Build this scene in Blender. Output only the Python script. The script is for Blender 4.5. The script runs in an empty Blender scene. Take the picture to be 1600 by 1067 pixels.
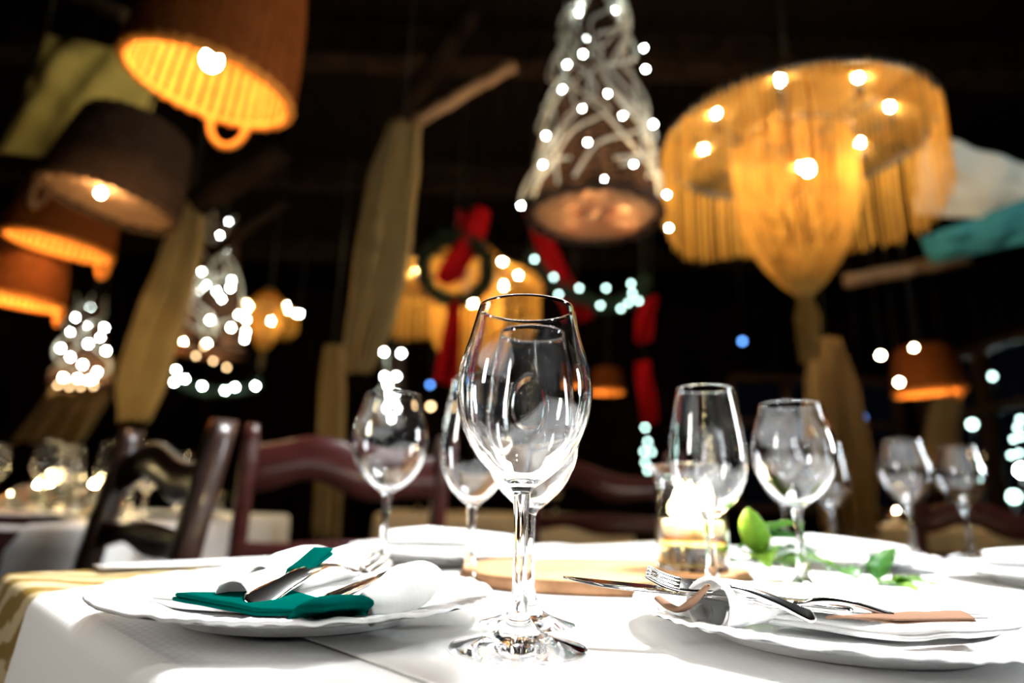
import bpy, math, random
from mathutils import Vector, Matrix, noise
random.seed(7)
S = bpy.context.scene
COL = S.collection
PI = math.pi
TZ = 0.75                      # table top
# ------------------------------------------------------------------ camera
PITCH, ROLL, CZ = math.radians(13.7), math.radians(1.7), TZ + .0875
FW = Vector((0, math.cos(PITCH), math.sin(PITCH)))
UP0 = Vector((0, -math.sin(PITCH), math.cos(PITCH)))
RI0 = Vector((1, 0, 0))
RI = RI0 * math.cos(ROLL) + UP0 * math.sin(ROLL)
UP = UP0 * math.cos(ROLL) - RI0 * math.sin(ROLL)
EYE = Vector((0, 0, CZ))
def ray(x, y): return FW + RI * ((x - 800) / 1000) - UP * ((y - 533.5) / 1000)
def at(x, y, z): return EYE + ray(x, y) * z               # point seen there at that depth
def on(x, y, h):                                          # point seen there at height h over the table
    d = ray(x, y); return EYE + d * ((TZ + h - CZ) / d.z)
cam = bpy.data.objects.new('camera', bpy.data.cameras.new('camera'))
COL.objects.link(cam); S.camera = cam
cam.data.sensor_width = 36; cam.data.lens = 22.5
cam.data.clip_start = .02; cam.data.clip_end = 100
M = Matrix((RI, UP, -FW)).transposed().to_4x4(); M.translation = EYE
cam.matrix_world = M
cam.data.dof.use_dof = True; cam.data.dof.focus_distance = .385; cam.data.dof.aperture_fstop = 2.85
S.view_settings.view_transform = 'Standard'; S.view_settings.look = 'None'
S.view_settings.gamma = 1; S.view_settings.exposure = 0; S.view_settings.use_curve_mapping = False
cy = S.cycles
cy.max_bounces = 24; cy.transmission_bounces = 20; cy.glossy_bounces = 8; cy.transparent_max_bounces = 24
cy.diffuse_bounces = 3; cy.sample_clamp_indirect = 60; cy.use_denoising = True
cy.caustics_reflective = True; cy.caustics_refractive = True; cy.blur_glossy = .3

# ------------------------------------------------------------------ materials
MATS = {}
def new_mat(name):
    m = bpy.data.materials.new(name); m.use_nodes = True; m.node_tree.nodes.clear(); MATS[name] = m
    n, l = m.node_tree.nodes, m.node_tree.links
    out = n.new('ShaderNodeOutputMaterial')
    return m, n, l, out
def pbr(name, col, rough=.5, metal=0, col2=None, scale=8, stretch=(1, 1, 1), detail=4, bump=0, bscale=None,
        coat=0, spec=.5, trans=0, ior=1.45, sss=0, sheen=0, lo=.35, hi=.65, coords='Object'):
    m, n, l, out = new_mat(name)
    b = n.new('ShaderNodeBsdfPrincipled'); l.new(b.outputs[0], out.inputs[0])
    b.inputs['Base Color'].default_value = (*col, 1); b.inputs['Roughness'].default_value = rough
    b.inputs['Metallic'].default_value = metal; b.inputs['Coat Weight'].default_value = coat
    b.inputs['Specular IOR Level'].default_value = spec; b.inputs['Transmission Weight'].default_value = trans
    b.inputs['IOR'].default_value = ior; b.inputs['Sheen Weight'].default_value = sheen
    if sss:
        b.inputs['Subsurface Weight'].default_value = sss; b.inputs['Subsurface Radius'].default_value = (.02, .012, .006)
        b.inputs['Subsurface Scale'].default_value = .5
    tc = n.new('ShaderNodeTexCoord'); mp = n.new('ShaderNodeMapping'); l.new(tc.outputs[coords], mp.inputs[0])
    mp.inputs['Scale'].default_value = stretch
    if col2 is not None:
        t = n.new('ShaderNodeTexNoise'); t.inputs['Scale'].default_value = scale; t.inputs['Detail'].default_value = detail
        l.new(mp.outputs[0], t.inputs[0])
        r = n.new('ShaderNodeValToRGB'); l.new(t.outputs[0], r.inputs[0])
        r.color_ramp.elements[0].position = lo; r.color_ramp.elements[1].position = hi
        r.color_ramp.elements[0].color = (*col, 1); r.color_ramp.elements[1].color = (*col2, 1)
        l.new(r.outputs[0], b.inputs['Base Color'])
    if bump:
        t = n.new('ShaderNodeTexNoise'); t.inputs['Scale'].default_value = bscale or scale; t.inputs['Detail'].default_value = 3
        l.new(mp.outputs[0], t.inputs[0])
        bp = n.new('ShaderNodeBump'); bp.inputs['Strength'].default_value = bump; bp.inputs['Distance'].default_value = .002
        l.new(t.outputs[0], bp.inputs['Height']); l.new(bp.outputs[0], b.inputs['Normal'])
    return m
def cloth(name, col, weave=900, transl=0., bump=.15, col2=None):
    m, n, l, out = new_mat(name)
    d = n.new('ShaderNodeBsdfDiffuse'); d.inputs[0].default_value = (*col, 1)
    tc = n.new('ShaderNodeTexCoord')
    hs = []
    for dr in ('X', 'Y'):
        w = n.new('ShaderNodeTexWave'); w.bands_direction = dr; w.inputs['Scale'].default_value = weave / 20
        l.new(tc.outputs['Object'], w.inputs[0]); hs.append(w)
    mx = n.new('ShaderNodeMath'); mx.operation = 'MULTIPLY'; l.new(hs[0].outputs['Fac'], mx.inputs[0]); l.new(hs[1].outputs['Fac'], mx.inputs[1])
    ns = n.new('ShaderNodeTexNoise'); ns.inputs['Scale'].default_value = 60; l.new(tc.outputs['Object'], ns.inputs[0])
    ad = n.new('ShaderNodeMath'); ad.operation = 'ADD'; l.new(mx.outputs[0], ad.inputs[0]); l.new(ns.outputs[0], ad.inputs[1])
    bp = n.new('ShaderNodeBump'); bp.inputs['Strength'].default_value = bump; bp.inputs['Distance'].default_value = .0008
    l.new(ad.outputs[0], bp.inputs['Height']); l.new(bp.outputs[0], d.inputs['Normal'])
    if col2 is not None:
        t = n.new('ShaderNodeTexNoise'); t.inputs['Scale'].default_value = 9; l.new(tc.outputs['Object'], t.inputs[0])
        r = n.new('ShaderNodeMix'); r.data_type = 'RGBA'; r.inputs[6].default_value = (*col, 1); r.inputs[7].default_value = (*col2, 1)
        l.new(t.outputs[0], r.inputs[0]); l.new(r.outputs[2], d.inputs[0])
    if transl:
        tr = n.new('ShaderNodeBsdfTranslucent'); tr.inputs[0].default_value = (*col, 1)
        ms = n.new('ShaderNodeMixShader'); ms.inputs[0].default_value = transl
        l.new(d.outputs[0], ms.inputs[1]); l.new(tr.outputs[0], ms.inputs[2]); l.new(ms.outputs[0], out.inputs[0])
    else: l.new(d.outputs[0], out.inputs[0])
    return m
def glow(name, col, strength, sample=True):
    m, n, l, out = new_mat(name)
    e = n.new('ShaderNodeEmission'); e.inputs[0].default_value = (*col, 1); e.inputs[1].default_value = strength
    l.new(e.outputs[0], out.inputs[0])
    if not sample: m.cycles.emission_sampling = 'NONE'
    return m
def glass(name, col=(1, 1, 1), ior=1.5, rough=0):
    m, n, l, out = new_mat(name)
    g = n.new('ShaderNodeBsdfGlass'); g.inputs[0].default_value = (*col, 1); g.inputs['IOR'].default_value = ior
    g.inputs['Roughness'].default_value = rough
    l.new(g.outputs[0], out.inputs[0]); return m
def thin_pane(name):
    m, n, l, out = new_mat(name)
    t = n.new('ShaderNodeBsdfTransparent'); g = n.new('ShaderNodeBsdfGlossy'); g.inputs['Roughness'].default_value = .02
    f = n.new('ShaderNodeFresnel'); ms = n.new('ShaderNodeMixShader')
    l.new(f.outputs[0], ms.inputs[0]); l.new(t.outputs[0], ms.inputs[1]); l.new(g.outputs[0], ms.inputs[2]); l.new(ms.outputs[0], out.inputs[0])
    return m
def damask(name):
    m, n, l, out = new_mat(name)
    b = n.new('ShaderNodeBsdfPrincipled'); l.new(b.outputs[0], out.inputs[0]); b.inputs['Roughness'].default_value = .45
    tc = n.new('ShaderNodeTexCoord')
    w = n.new('ShaderNodeTexNoise'); w.inputs['Scale'].default_value = 22; w.inputs['Distortion'].default_value = 3.5; w.inputs['Detail'].default_value = 1
    l.new(tc.outputs['Object'], w.inputs[0])
    v = n.new('ShaderNodeTexWave'); v.wave_type = 'RINGS'; v.inputs['Scale'].default_value = 9; v.inputs['Distortion'].default_value = 9; v.inputs['Detail'].default_value = 1.5
    l.new(tc.outputs['Object'], v.inputs[0])
    mu = n.new('ShaderNodeMath'); mu.operation = 'MULTIPLY'; l.new(w.outputs[0], mu.inputs[0]); l.new(v.outputs['Fac'], mu.inputs[1])
    r = n.new('ShaderNodeValToRGB'); l.new(mu.outputs[0], r.inputs[0])
    r.color_ramp.elements[0].position = .2; r.color_ramp.elements[1].position = .32
    r.color_ramp.elements[0].color = (.27, .17, .035, 1); r.color_ramp.elements[1].color = (.62, .5, .28, 1)
    l.new(r.outputs[0], b.inputs['Base Color'])
    bp = n.new('ShaderNodeBump'); bp.inputs['Strength'].default_value = .4; bp.inputs['Distance'].default_value = .002
    l.new(r.outputs[0], bp.inputs['Height']); l.new(bp.outputs[0], b.inputs['Normal'])
    return m

GLASS = glass('clear_crystal', ior=1.5)
LINEN = cloth('white_linen', (.86, .86, .85))
NAPW = cloth('white_napkin_cotton', (.87, .87, .86), 1400, .12, .12)
TEAL = cloth('teal_napkin_cotton', (.0, .055, .044), 1400, 0, .12)
BROWN = cloth('taupe_napkin_cotton', (.2, .115, .075), 1400, 0, .15)
GOLD = damask('gold_damask')
CHINA = pbr('white_porcelain', (.84, .84, .83), .18, spec=.5, coat=.3)
STEEL = pbr('polished_steel', (.62, .6, .58), .13, metal=1, col2=(.7, .69, .67), scale=60, bump=.03)
MAHOG = pbr('mahogany_lacquer', (.055, .012, .010), .28, col2=(.09, .022, .019), scale=14, stretch=(1, 1, 8), coat=.4, bump=.05)
EBONY = pbr('dark_stained_wood', (.022, .009, .006), .34, col2=(.04, .016, .010), scale=14, stretch=(1, 1, 6), coat=.3, bump=.05)
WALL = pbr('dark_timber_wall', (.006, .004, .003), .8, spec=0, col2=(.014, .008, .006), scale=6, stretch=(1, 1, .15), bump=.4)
CEIL = pbr('near_black_boards', (.003, .0022, .002), .85, spec=0, col2=(.008, .005, .004), scale=5, stretch=(6, .3, 1), bump=.4)  # near-black base colour with slight noise
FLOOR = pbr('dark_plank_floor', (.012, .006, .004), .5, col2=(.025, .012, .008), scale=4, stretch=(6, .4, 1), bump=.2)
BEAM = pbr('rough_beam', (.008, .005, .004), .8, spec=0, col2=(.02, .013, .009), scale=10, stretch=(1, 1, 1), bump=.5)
LOG = pbr('peeled_log', (.22, .12, .06), .7, col2=(.36, .21, .11), scale=9, bump=.4)
BOARD = pbr('pale_live_edge_wood', (.42, .20, .085), .55, col2=(.58, .33, .155), scale=10, stretch=(1, 6, 1), bump=.2)
BARK = pbr('slab_edge_wood', (.24, .11, .045), .7, col2=(.42, .22, .1), scale=30, bump=.5)
def wicker(name, c, tr=.35):
    m, n, l, out = new_mat(name)
    d = n.new('ShaderNodeBsdfDiffuse'); t = n.new('ShaderNodeBsdfTranslucent')
    tc = n.new('ShaderNodeTexCoord'); ns = n.new('ShaderNodeTexNoise'); ns.inputs['Scale'].default_value = 25; l.new(tc.outputs['Object'], ns.inputs[0])
    mx = n.new('ShaderNodeMix'); mx.data_type = 'RGBA'; mx.inputs[6].default_value = (*[v * .65 for v in c], 1); mx.inputs[7].default_value = (*[min(1, v * 1.25) for v in c], 1)
    l.new(ns.outputs[0], mx.inputs[0]); l.new(mx.outputs[2], d.inputs[0]); l.new(mx.outputs[2], t.inputs[0])
    ms = n.new('ShaderNodeMixShader'); ms.inputs[0].default_value = tr
    l.new(d.outputs[0], ms.inputs[1]); l.new(t.outputs[0], ms.inputs[2]); l.new(ms.outputs[0], out.inputs[0]); return m
WICK = wicker('honey_wicker', (.64, .225, .04), .0)
WICKR = wicker('red_brown_shaded_wicker', (.22, .06, .014), .0)
WICKB = wicker('brown_wicker', (.075, .042, .024), .0)
GREYLOG = pbr('grey_log', (.05, .045, .04), .8, col2=(.10, .09, .075), scale=9, bump=.4)
WICKD = wicker('dark_wicker', (.055, .032, .022), .05)
WICKP = wicker('pale_wicker', (.46, .25, .13), .3)
STRING = wicker('ochre_string', (.68, .40, .09), .40)
STRINGD = wicker('dull_shaded_string', (.4, .24, .07), .35)
CURT = cloth('beige_curtain', (.40, .29, .13), 300, .15, .2, (.24, .165, .07))
TANC = cloth('tan_curtain', (.42, .27, .12), 300, .1, .2, (.3, .19, .08))
OLIVE = cloth('olive_canvas', (.42, .35, .12), 200, 0, .3, (.3, .24, .08))
PALE = cloth('pale_canvas', (.7, .66, .58), 200, .1, .2)
RED = cloth('red_satin', (.42, .008, .012), 300, .15, .2)
FIR = pbr('fir_needles', (.006, .018, .008), .8, col2=(.015, .035, .015), scale=20)
LEAF = None
WHITETUBE = pbr('white_wire', (.62, .59, .5), .5)
BLACK = pbr('black_metal', (.012, .011, .010), .5)
WAX = pbr('candle_wax', (.9, .82, .66), .5, sss=.6)
WATER = glass('amber_water', (1, .86, .5), 1.33)
PANE = thin_pane('window_glass')
BULB = glow('warm_bulb', (1, .72, .38), 400)
BULB2 = glow('warm_bulb_small', (1, .78, .45), 1100)
LED = glow('cool_led', (.86, 1, .93), 110, False)
LEDD = glow('dim_green_led', (.62, .95, .85), 14, False)
LEDW = glow('warm_led', (1, .66, .32), 14, False)
LEDB = glow('blue_led', (.12, .35, 1), 9, False)
LEDC = glow('cyan_led', (.03, .5, .9), 14, False)
PEND = glow('pendant_glow', (1, .78, .48), 70, False)
LEDO = glow('orange_led', (1, .3, .02), 16, False)
FLAME = glow('candle_flame', (1, .74, .36), 300)
def leaf_mat(name, a, b):
    m, n, l, out = new_mat(name)
    p = n.new('ShaderNodeBsdfPrincipled'); p.inputs['Roughness'].default_value = .35
    tc = n.new('ShaderNodeTexCoord'); t = n.new('ShaderNodeTexNoise'); t.inputs['Scale'].default_value = 40; l.new(tc.outputs['Object'], t.inputs[0])
    mx = n.new('ShaderNodeMix'); mx.data_type = 'RGBA'; mx.inputs[6].default_value = (*a, 1); mx.inputs[7].default_value = (*b, 1)
    l.new(t.outputs[0], mx.inputs[0]); l.new(mx.outputs[2], p.inputs[0])
    tr = n.new('ShaderNodeBsdfTranslucent'); l.new(mx.outputs[2], tr.inputs[0])
    ms = n.new('ShaderNodeMixShader'); ms.inputs[0].default_value = .3
    l.new(p.outputs[0], ms.inputs[1]); l.new(tr.outputs[0], ms.inputs[2]); l.new(ms.outputs[0], out.inputs[0]); return m
LEAF = leaf_mat('green_leaf', (.09, .26, .025), (.24, .44, .05))
LEAFD = leaf_mat('deep_green_leaf', (.02, .1, .015), (.05, .2, .03))

# ------------------------------------------------------------------ mesh helpers
class MB:
    def __init__(s): s.v, s.f = [], []
    def add(s, vs, fs):
        o = len(s.v); s.v += [tuple(v) for v in vs]; s.f += [tuple(i + o for i in f) for f in fs]; return s
    def box(s, c, size, rot=None):
        x, y, z = [d / 2 for d in size]
        vs = [Vector((a * x, b * y, d * z)) for d in (-1, 1) for a, b in ((-1, -1), (1, -1), (1, 1), (-1, 1))]
        if rot is not None: vs = [rot @ v for v in vs]
        return s.add([v + Vector(c) for v in vs], [(3, 2, 1, 0), (4, 5, 6, 7), (0, 1, 5, 4), (1, 2, 6, 5), (2, 3, 7, 6), (3, 0, 4, 7)])
    def lathe(s, prof, seg=48, fn=None, c=(0, 0, 0), capa=False, capb=False):
        vs = []
        for r, z in prof:
            for k in range(seg):
                a = 2 * PI * k / seg
                p = Vector((r * math.cos(a), r * math.sin(a), z))
                if fn: p = fn(p, r, a, z)
                vs.append(p + Vector(c))
        fs = [(i * seg + k, i * seg + (k + 1) % seg, (i + 1) * seg + (k + 1) % seg, (i + 1) * seg + k) for i in range(len(prof) - 1) for k in range(seg)]
        if capa: fs.append(tuple(range(seg))[::-1])
        if capb: fs.append(tuple((len(prof) - 1) * seg + k for k in range(seg)))
        return s.add(vs, fs)
    def tube(s, pts, r, seg=8, closed=False, cap=True):
        pts = [Vector(p) for p in pts]; n = len(pts)
        rs = r if isinstance(r, (list, tuple)) else [r] * n
        vs = []; ref = None
        for i, p in enumerate(pts):
            a = pts[i - 1] if (i > 0 or closed) else p
            b = pts[(i + 1) % n] if (i < n - 1 or closed) else p
            t = (b - a).normalized() if (b - a).length > 1e-9 else Vector((0, 0, 1))
            if ref is None: ref = Vector((0, 0, 1)) if abs(t.z) < .9 else Vector((1, 0, 0))
            u = (ref - t * ref.dot(t)).normalized(); w = t.cross(u); ref = u
            for k in range(seg):
                q = 2 * PI * k / seg
                vs.append(p + (u * math.cos(q) + w * math.sin(q)) * rs[i])
        m = n if closed else n - 1
        fs = [(i * seg + k, i * seg + (k + 1) % seg, ((i + 1) % n) * seg + (k + 1) % seg, ((i + 1) % n) * seg + k) for i in range(m) for k in range(seg)]
        if cap and not closed:
            fs.append(tuple(range(seg))[::-1]); fs.append(tuple((n - 1) * seg + k for k in range(seg)))
        return s.add(vs, fs)
    def loft(s, secs, closed=True, cap=True):
        k = len(secs[0]); vs = [p for q in secs for p in q]
        m = k if closed else k - 1
        fs = [(i * k + j, i * k + (j + 1) % k, (i + 1) * k + (j + 1) % k, (i + 1) * k + j) for i in range(len(secs) - 1) for j in range(m)]
        if cap and closed:
            fs.append(tuple(range(k))[::-1]); fs.append(tuple((len(secs) - 1) * k + j for j in range(k)))
        return s.add(vs, fs)
    def ball(s, c, r, seg=12, squash=1):
        n = seg // 2 + 1
        prof = [(max(r * math.sin(PI * i / (n - 1)), 1e-5), -r * squash * math.cos(PI * i / (n - 1))) for i in range(n)]
        return s.lathe(prof, seg, c=c)
    def grid(s, fn, nu, nv):
        vs = [fn(i / nu, j / nv) for j in range(nv + 1) for i in range(nu + 1)]
        return s.add(vs, [(j * (nu + 1) + i, j * (nu + 1) + i + 1, (j + 1) * (nu + 1) + i + 1, (j + 1) * (nu + 1) + i) for j in range(nv) for i in range(nu)])
    def mesh(s, name, mat, smooth=True):
        me = bpy.data.meshes.new(name); me.from_pydata(s.v, [], s.f); me.materials.append(mat)
        if smooth: me.shade_smooth()
        me.update(); return me
    def build(s, name, mat, parent=None, smooth=True, loc=None, solid=0, bevel=0, sub=0, label=None, world=False):
        if world:
            q = parent.location; s.v = [(v[0] - q[0], v[1] - q[1], v[2] - q[2]) for v in s.v]
        o = bpy.data.objects.new(name, s.mesh(name, mat, smooth)); COL.objects.link(o)
        if parent is not None: o.parent = parent
        if loc is not None: o.location = loc
        if solid:
            m = o.modifiers.new('s', 'SOLIDIFY'); m.thickness = solid; m.offset = 0
        if bevel:
            m = o.modifiers.new('b', 'BEVEL'); m.width = bevel; m.segments = 3; m.limit_method = 'ANGLE'
        if sub:
            m = o.modifiers.new('d', 'SUBSURF'); m.levels = sub; m.render_levels = sub
        if label: o['label'] = label
        return o
def tag(o, label, cat, group=None, kind=None):
    o['label'] = label; o['category'] = cat
    if group: o['group'] = group
    if kind: o['kind'] = kind
    return o
def thing(name, label, cat, loc=(0, 0, 0), rz=0, group=None):
    o = bpy.data.objects.new(name, None); COL.objects.link(o); o.location = loc; o.rotation_euler.z = rz
    o.empty_display_size = .05
    return tag(o, label, cat, group)
def dup(o, loc=None, rz=None, label=None, group=None, parent=None):
    c = o.copy(); COL.objects.link(c)
    if parent is not None: c.parent = parent
    for ch in list(o.children): dup(ch, parent=c)
    if loc is not None: c.location = loc
    if rz is not None: c.rotation_euler.z = rz
    if label: c['label'] = label
    if group: c['group'] = group
    return c
def struct(o, label=None):
    o['kind'] = 'structure'
    if label: o['label'] = label
    return o
def lerp(a, b, t): return a + (b - a) * t
def smooth_path(pts, n=8):                      # Catmull-Rom
    pts = [Vector(p) for p in pts]; out = []
    for i in range(len(pts) - 1):
        p0 = pts[max(i - 1, 0)]; p1 = pts[i]; p2 = pts[i + 1]; p3 = pts[min(i + 2, len(pts) - 1)]
        for k in range(n):
            t = k / n
            out.append(.5 * ((2 * p1) + (p2 - p0) * t + (2 * p0 - 5 * p1 + 4 * p2 - p3) * t * t + (3 * p1 - p0 - 3 * p2 + p3) * t ** 3))
    out.append(pts[-1]); return out
_bulb_mesh = {}
def bulb(parent, loc, r, mat, name='bulb', squash=1.0, label=None):
    key = (mat.name, squash)
    if key not in _bulb_mesh: _bulb_mesh[key] = MB().ball((0, 0, 0), 1, 12, squash).mesh(name, mat)
    o = bpy.data.objects.new(name, _bulb_mesh[key]); COL.objects.link(o); o.parent = parent; o.location = loc; o.scale = (r, r, r)
    if label: o['label'] = label
    return o

# ------------------------------------------------------------------ room shell
def wall(name, c, size, mat, label): return struct(MB().box(c, size).build(name, mat, smooth=False), label)
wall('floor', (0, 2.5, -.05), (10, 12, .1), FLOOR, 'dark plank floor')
wall('ceiling', (0, 2.5, 3.25), (10, 12, .1), CEIL, 'near black boarded ceiling')
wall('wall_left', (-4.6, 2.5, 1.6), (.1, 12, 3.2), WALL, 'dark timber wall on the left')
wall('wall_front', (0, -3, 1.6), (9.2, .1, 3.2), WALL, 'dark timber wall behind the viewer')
# back wall has a window towards the right; the right wall is solid
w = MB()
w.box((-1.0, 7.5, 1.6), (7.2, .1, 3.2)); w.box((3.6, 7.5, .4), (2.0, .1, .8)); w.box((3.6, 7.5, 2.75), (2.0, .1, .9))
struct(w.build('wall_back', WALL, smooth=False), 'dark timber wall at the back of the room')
w = MB()
w.box((4.65, .25, 1.6), (.1, 6.5, 3.2)); w.box((4.65, 7.3, 1.6), (.1, .4, 3.2)); w.box((4.65, 5.3, .35), (.1, 3.6, .7)); w.box((4.65, 5.3, 2.8), (.1, 3.6, .8))
struct(w.build('wall_right', WALL, smooth=False), 'dark timber wall on the right')
def window(name, c, wid, hgt, axis, n):
    root = bpy.data.objects.new(name, None); COL.objects.link(root); root.location = c; struct(root, 'wooden framed window looking onto the night')
    f = MB()
    def bar(u, z, du, dz): f.box((u, 0, z) if axis == 'x' else (0, u, z), (du, .12, dz) if axis == 'x' else (.12, du, dz))
    for k in range(n + 1): bar(-wid / 2 + wid * k / n, 0, .08, hgt)
    for z in (-hgt / 2, hgt * .15, hgt / 2): bar(0, z, wid, .08)
    f.build('window_frame', pbr(name + '_frame_wood', (.11, .05, .02), .5, col2=(.16, .08, .035), scale=8, bump=.2), root, smooth=False)
    a, b = wid / 2 - .05, hgt / 2 - .05           # one pane, its front towards the room
    g = MB().add([(-a, 0, -b), (a, 0, -b), (a, 0, b), (-a, 0, b)] if axis == 'x' else [(0, a, -b), (0, -a, -b), (0, -a, b), (0, a, b)], [(0, 1, 2, 3)])
    g.build('pane', PANE, root, smooth=False)
window('window_1', (3.6, 7.5, 1.55), 2.0, 1.5, 'x', 3)
window('window_2', (4.65, 5.3, 1.55), 3.6, 1.7, 'y', 4)
# ceiling beams
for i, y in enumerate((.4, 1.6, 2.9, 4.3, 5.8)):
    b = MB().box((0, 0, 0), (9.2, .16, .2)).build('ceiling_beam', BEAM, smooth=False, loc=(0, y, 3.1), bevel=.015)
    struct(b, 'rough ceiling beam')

# ------------------------------------------------------------------ our table (turned 45 degrees)
R2 = 2 ** .5
def st(s, t, z=0): return Vector(((s - t) / R2, (s + t) / R2, z))
S0, S1, T0, T1 = .132, 1.30, -.75, .825
tab = thing('dining_table', 'dining table under white and gold cloths in the foreground', 'table', st((S0 + S1) / 2, (T0 + T1) / 2, 0), PI / 4)
Ls, Lt = S1 - S0, T1 - T0
MB().box((0, 0, TZ - .025), (Ls - .012, Lt - .012, .035)).build('tabletop', EBONY, tab, smooth=False)
for a in (-1, 1):
    for b in (-1, 1):
        MB().loft([[Vector((a * (Ls / 2 - .08) + x * q, b * (Lt / 2 - .08) + y * q, z)) for x, y in ((-1, -1), (1, -1), (1, 1), (-1, 1))] for z, q in ((0, .025), (.72 - .012, .036))]).build('leg', EBONY, tab, smooth=False)
def draped(name, s0, s1, t0, t1, z, drops, mat, rnd=.012, amp=.012, nseg=40, top=None):
    """cloth lying on the table: flat top plus a hanging skirt on each side named in drops"""
    m = MB()
    prof = lambda d: [(0, 0)] + [(rnd * math.sin(PI / 2 * k / 5), -rnd * (1 - math.cos(PI / 2 * k / 5))) for k in range(1, 6)] + [(rnd + .002 + amp * q, -rnd - (d - rnd) * q) for q in (.15, .35, .6, 1)]
    n = 24
    m.grid(top or (lambda u, v: st(lerp(s0, s1, u), lerp(t0, t1, v), z + .0006 * noise.noise((u * 9, v * 9, z * 50)))), n, n)
    for side, d in drops.items():
        pr = prof(d)
        def fn(u, v, side=side, pr=pr):
            o, dz = pr[round(v * (len(pr) - 1))]
            fall = max(0, (v * (len(pr) - 1) - 5) / 4)
            o += amp * 1.6 * fall * (math.sin(u * 34) * .6 + math.sin(u * 13 + 1) * .5)
            if side == 's0': return st(s0 - o, lerp(t0, t1, u), z + dz)
            if side == 's1': return st(s1 + o, lerp(t0, t1, u), z + dz)
            if side == 't0': return st(lerp(s0, s1, u), t0 - o, z + dz)
            return st(lerp(s0, s1, u), t1 + o, z + dz)
        m.grid(fn, nseg * 2, len(pr) - 1)
    return m.build(name, mat)
g = draped('gold_tablecloth', S0, S1, T0, T1, TZ + .0, {'s0': .5, 's1': .5, 't0': .5, 't1': .5}, GOLD, rnd=.010, amp=.003)
tag(g, 'gold damask tablecloth showing at the left corner of the foreground table', 'tablecloth')
E0 = .652
wtop = lambda u, v: st(lerp(S0, S1, u), lerp(T0 + .02, E0 + .62 * min(.22, u * (S1 - S0)), v), TZ + .0022 + .0005 * noise.noise((u * 9, v * 9, 3)))
g = draped('white_tablecloth', S0, S1, T0 + .02, E0, TZ + .0022, {'s0': .34}, LINEN, rnd=.014, amp=.006, top=wtop)
tag(g, 'white linen tablecloth hanging over the near left edge of the table', 'tablecloth')
m = MB(); m.grid(lambda u, v: st(lerp(.206, 1.28, u), lerp(-.7, .60, v), TZ + .0040 + .0004 * noise.noise((u * 11, v * 11, 7))), 26, 26)
g = m.build('white_overlay', LINEN, solid=.0014); tag(g, 'white square overlay cloth whose edge makes the crease beside the left plate', 'overlay cloth')
m = MB(); m.grid(lambda u, v: st(lerp(.20, .95, u), lerp(.775, T1 - .004, v), TZ + .0046 + .002 * max(0, 1 - u * 9) * (1 - v)), 20, 6)
g = m.build('white_runner', LINEN, solid=.0014); tag(g, 'white runner corner lying on the gold cloth behind the left plate', 'runner')
TOP = TZ + .0050
def top(x, y, z=0): return Vector((x, y, TOP + z))

# ------------------------------------------------------------------ wine glasses
def spline_prof(keys, n=6):
    return [(max(p.x, 1e-4), p.y) for p in smooth_path([Vector((r, z, 0)) for r, z in keys], n)]
def wine_glass(label, loc, outer, inner, foot_r, bowl_z):
    g = thing('wine_glass', label, 'wine glass', loc)
    seg = 96
    o = spline_prof(outer); i = spline_prof(inner)
    rim_r, rim_z = (o[-1][0] + i[-1][0]) / 2, o[-1][1]
    th = (o[-1][0] - i[-1][0]) / 2
    lip = [(rim_r + th * math.cos(a), rim_z + th * math.sin(a)) for a in [PI * k / 6 for k in range(1, 6)]]
    MB().lathe(o + lip + i[::-1], seg, ).build('bowl', GLASS, g)
    sp = spline_prof([(.0062, .0180), (.0048, .026), (.0042, .038), (.0040, .055), (.0043, bowl_z - .012), (outer[0][0], outer[0][1])])
    MB().lathe(sp, 48).build('stem', GLASS, g)
    f = [(1e-4, .0012), (foot_r * .5, .0008), (foot_r * .93, .0), (foot_r * .985, .0004), (foot_r, .0012), (foot_r * .985, .0020)]
    f += spline_prof([(foot_r * .985, .0020), (foot_r * .72, .0044), (foot_r * .45, .0078), (foot_r * .26, .0122), (.0062, .0180)], 8)[1:]
    MB().lathe(f, seg).build('foot', GLASS, g)
    return g
WO = [(.0050, .0845), (.0075, .0885), (.0150, .0938), (.0275, .1055), (.0372, .1235), (.0413, .1430), (.0395, .1620), (.0345, .1800), (.0300, .1985)]
WI = [(1e-4, .0925), (.0060, .0928), (.0135, .0963), (.0258, .1075), (.0357, .1243), (.0400, .1430), (.0384, .1618), (.0335, .1797), (.0290, .1985)]
NO = [(.0048, .0715), (.0068, .0750), (.0130, .0800), (.0235, .0905), (.0318, .1070), (.0344, .1250), (.0336, .1450), (.0300, .1720), (.0253, .1995)]
NI = [(1e-4, .0790), (.0052, .0793), (.0116, .0825), (.0219, .0925), (.0304, .1080), (.0332, .1250), (.0325, .1448), (.0290, .1718), (.0244, .1995)]
gW = wine_glass('largest sharply focused wine glass standing at the front centre of the table', top(.0085, .388), WO, WI, .039, .0845)
gN = wine_glass('slim wine glass standing directly behind the big front glass', top(.0155, .4575), NO, NI, .0325, .0715)
GG = 'wine glasses on the foreground table'
gW['group'] = gN['group'] = GG
dup(gW, top(-.130, .712), .4, 'wide wine glass behind the fork on the left plate', GG).scale = (1.03, 1.03, .955)
dup(gN, top(-.034, .648), .4, 'slim wine glass just left behind the front pair of glasses', GG)
dup(gN, top(.185, .604), .8, 'slim wine glass standing in front of the candle vase', GG).scale = (1.03, 1.03, .945)
dup(gW, top(.294, .668), .2, 'wide wine glass standing among the green leaves', GG).scale = (1.02, 1.02, .935)
dup(gW, top(.68, 1.115), .6, 'left glass of the blurred pair at the right of the table', GG)
dup(gW, top(.835, 1.20), .9, 'right glass of the blurred pair at the right of the table', GG)
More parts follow.
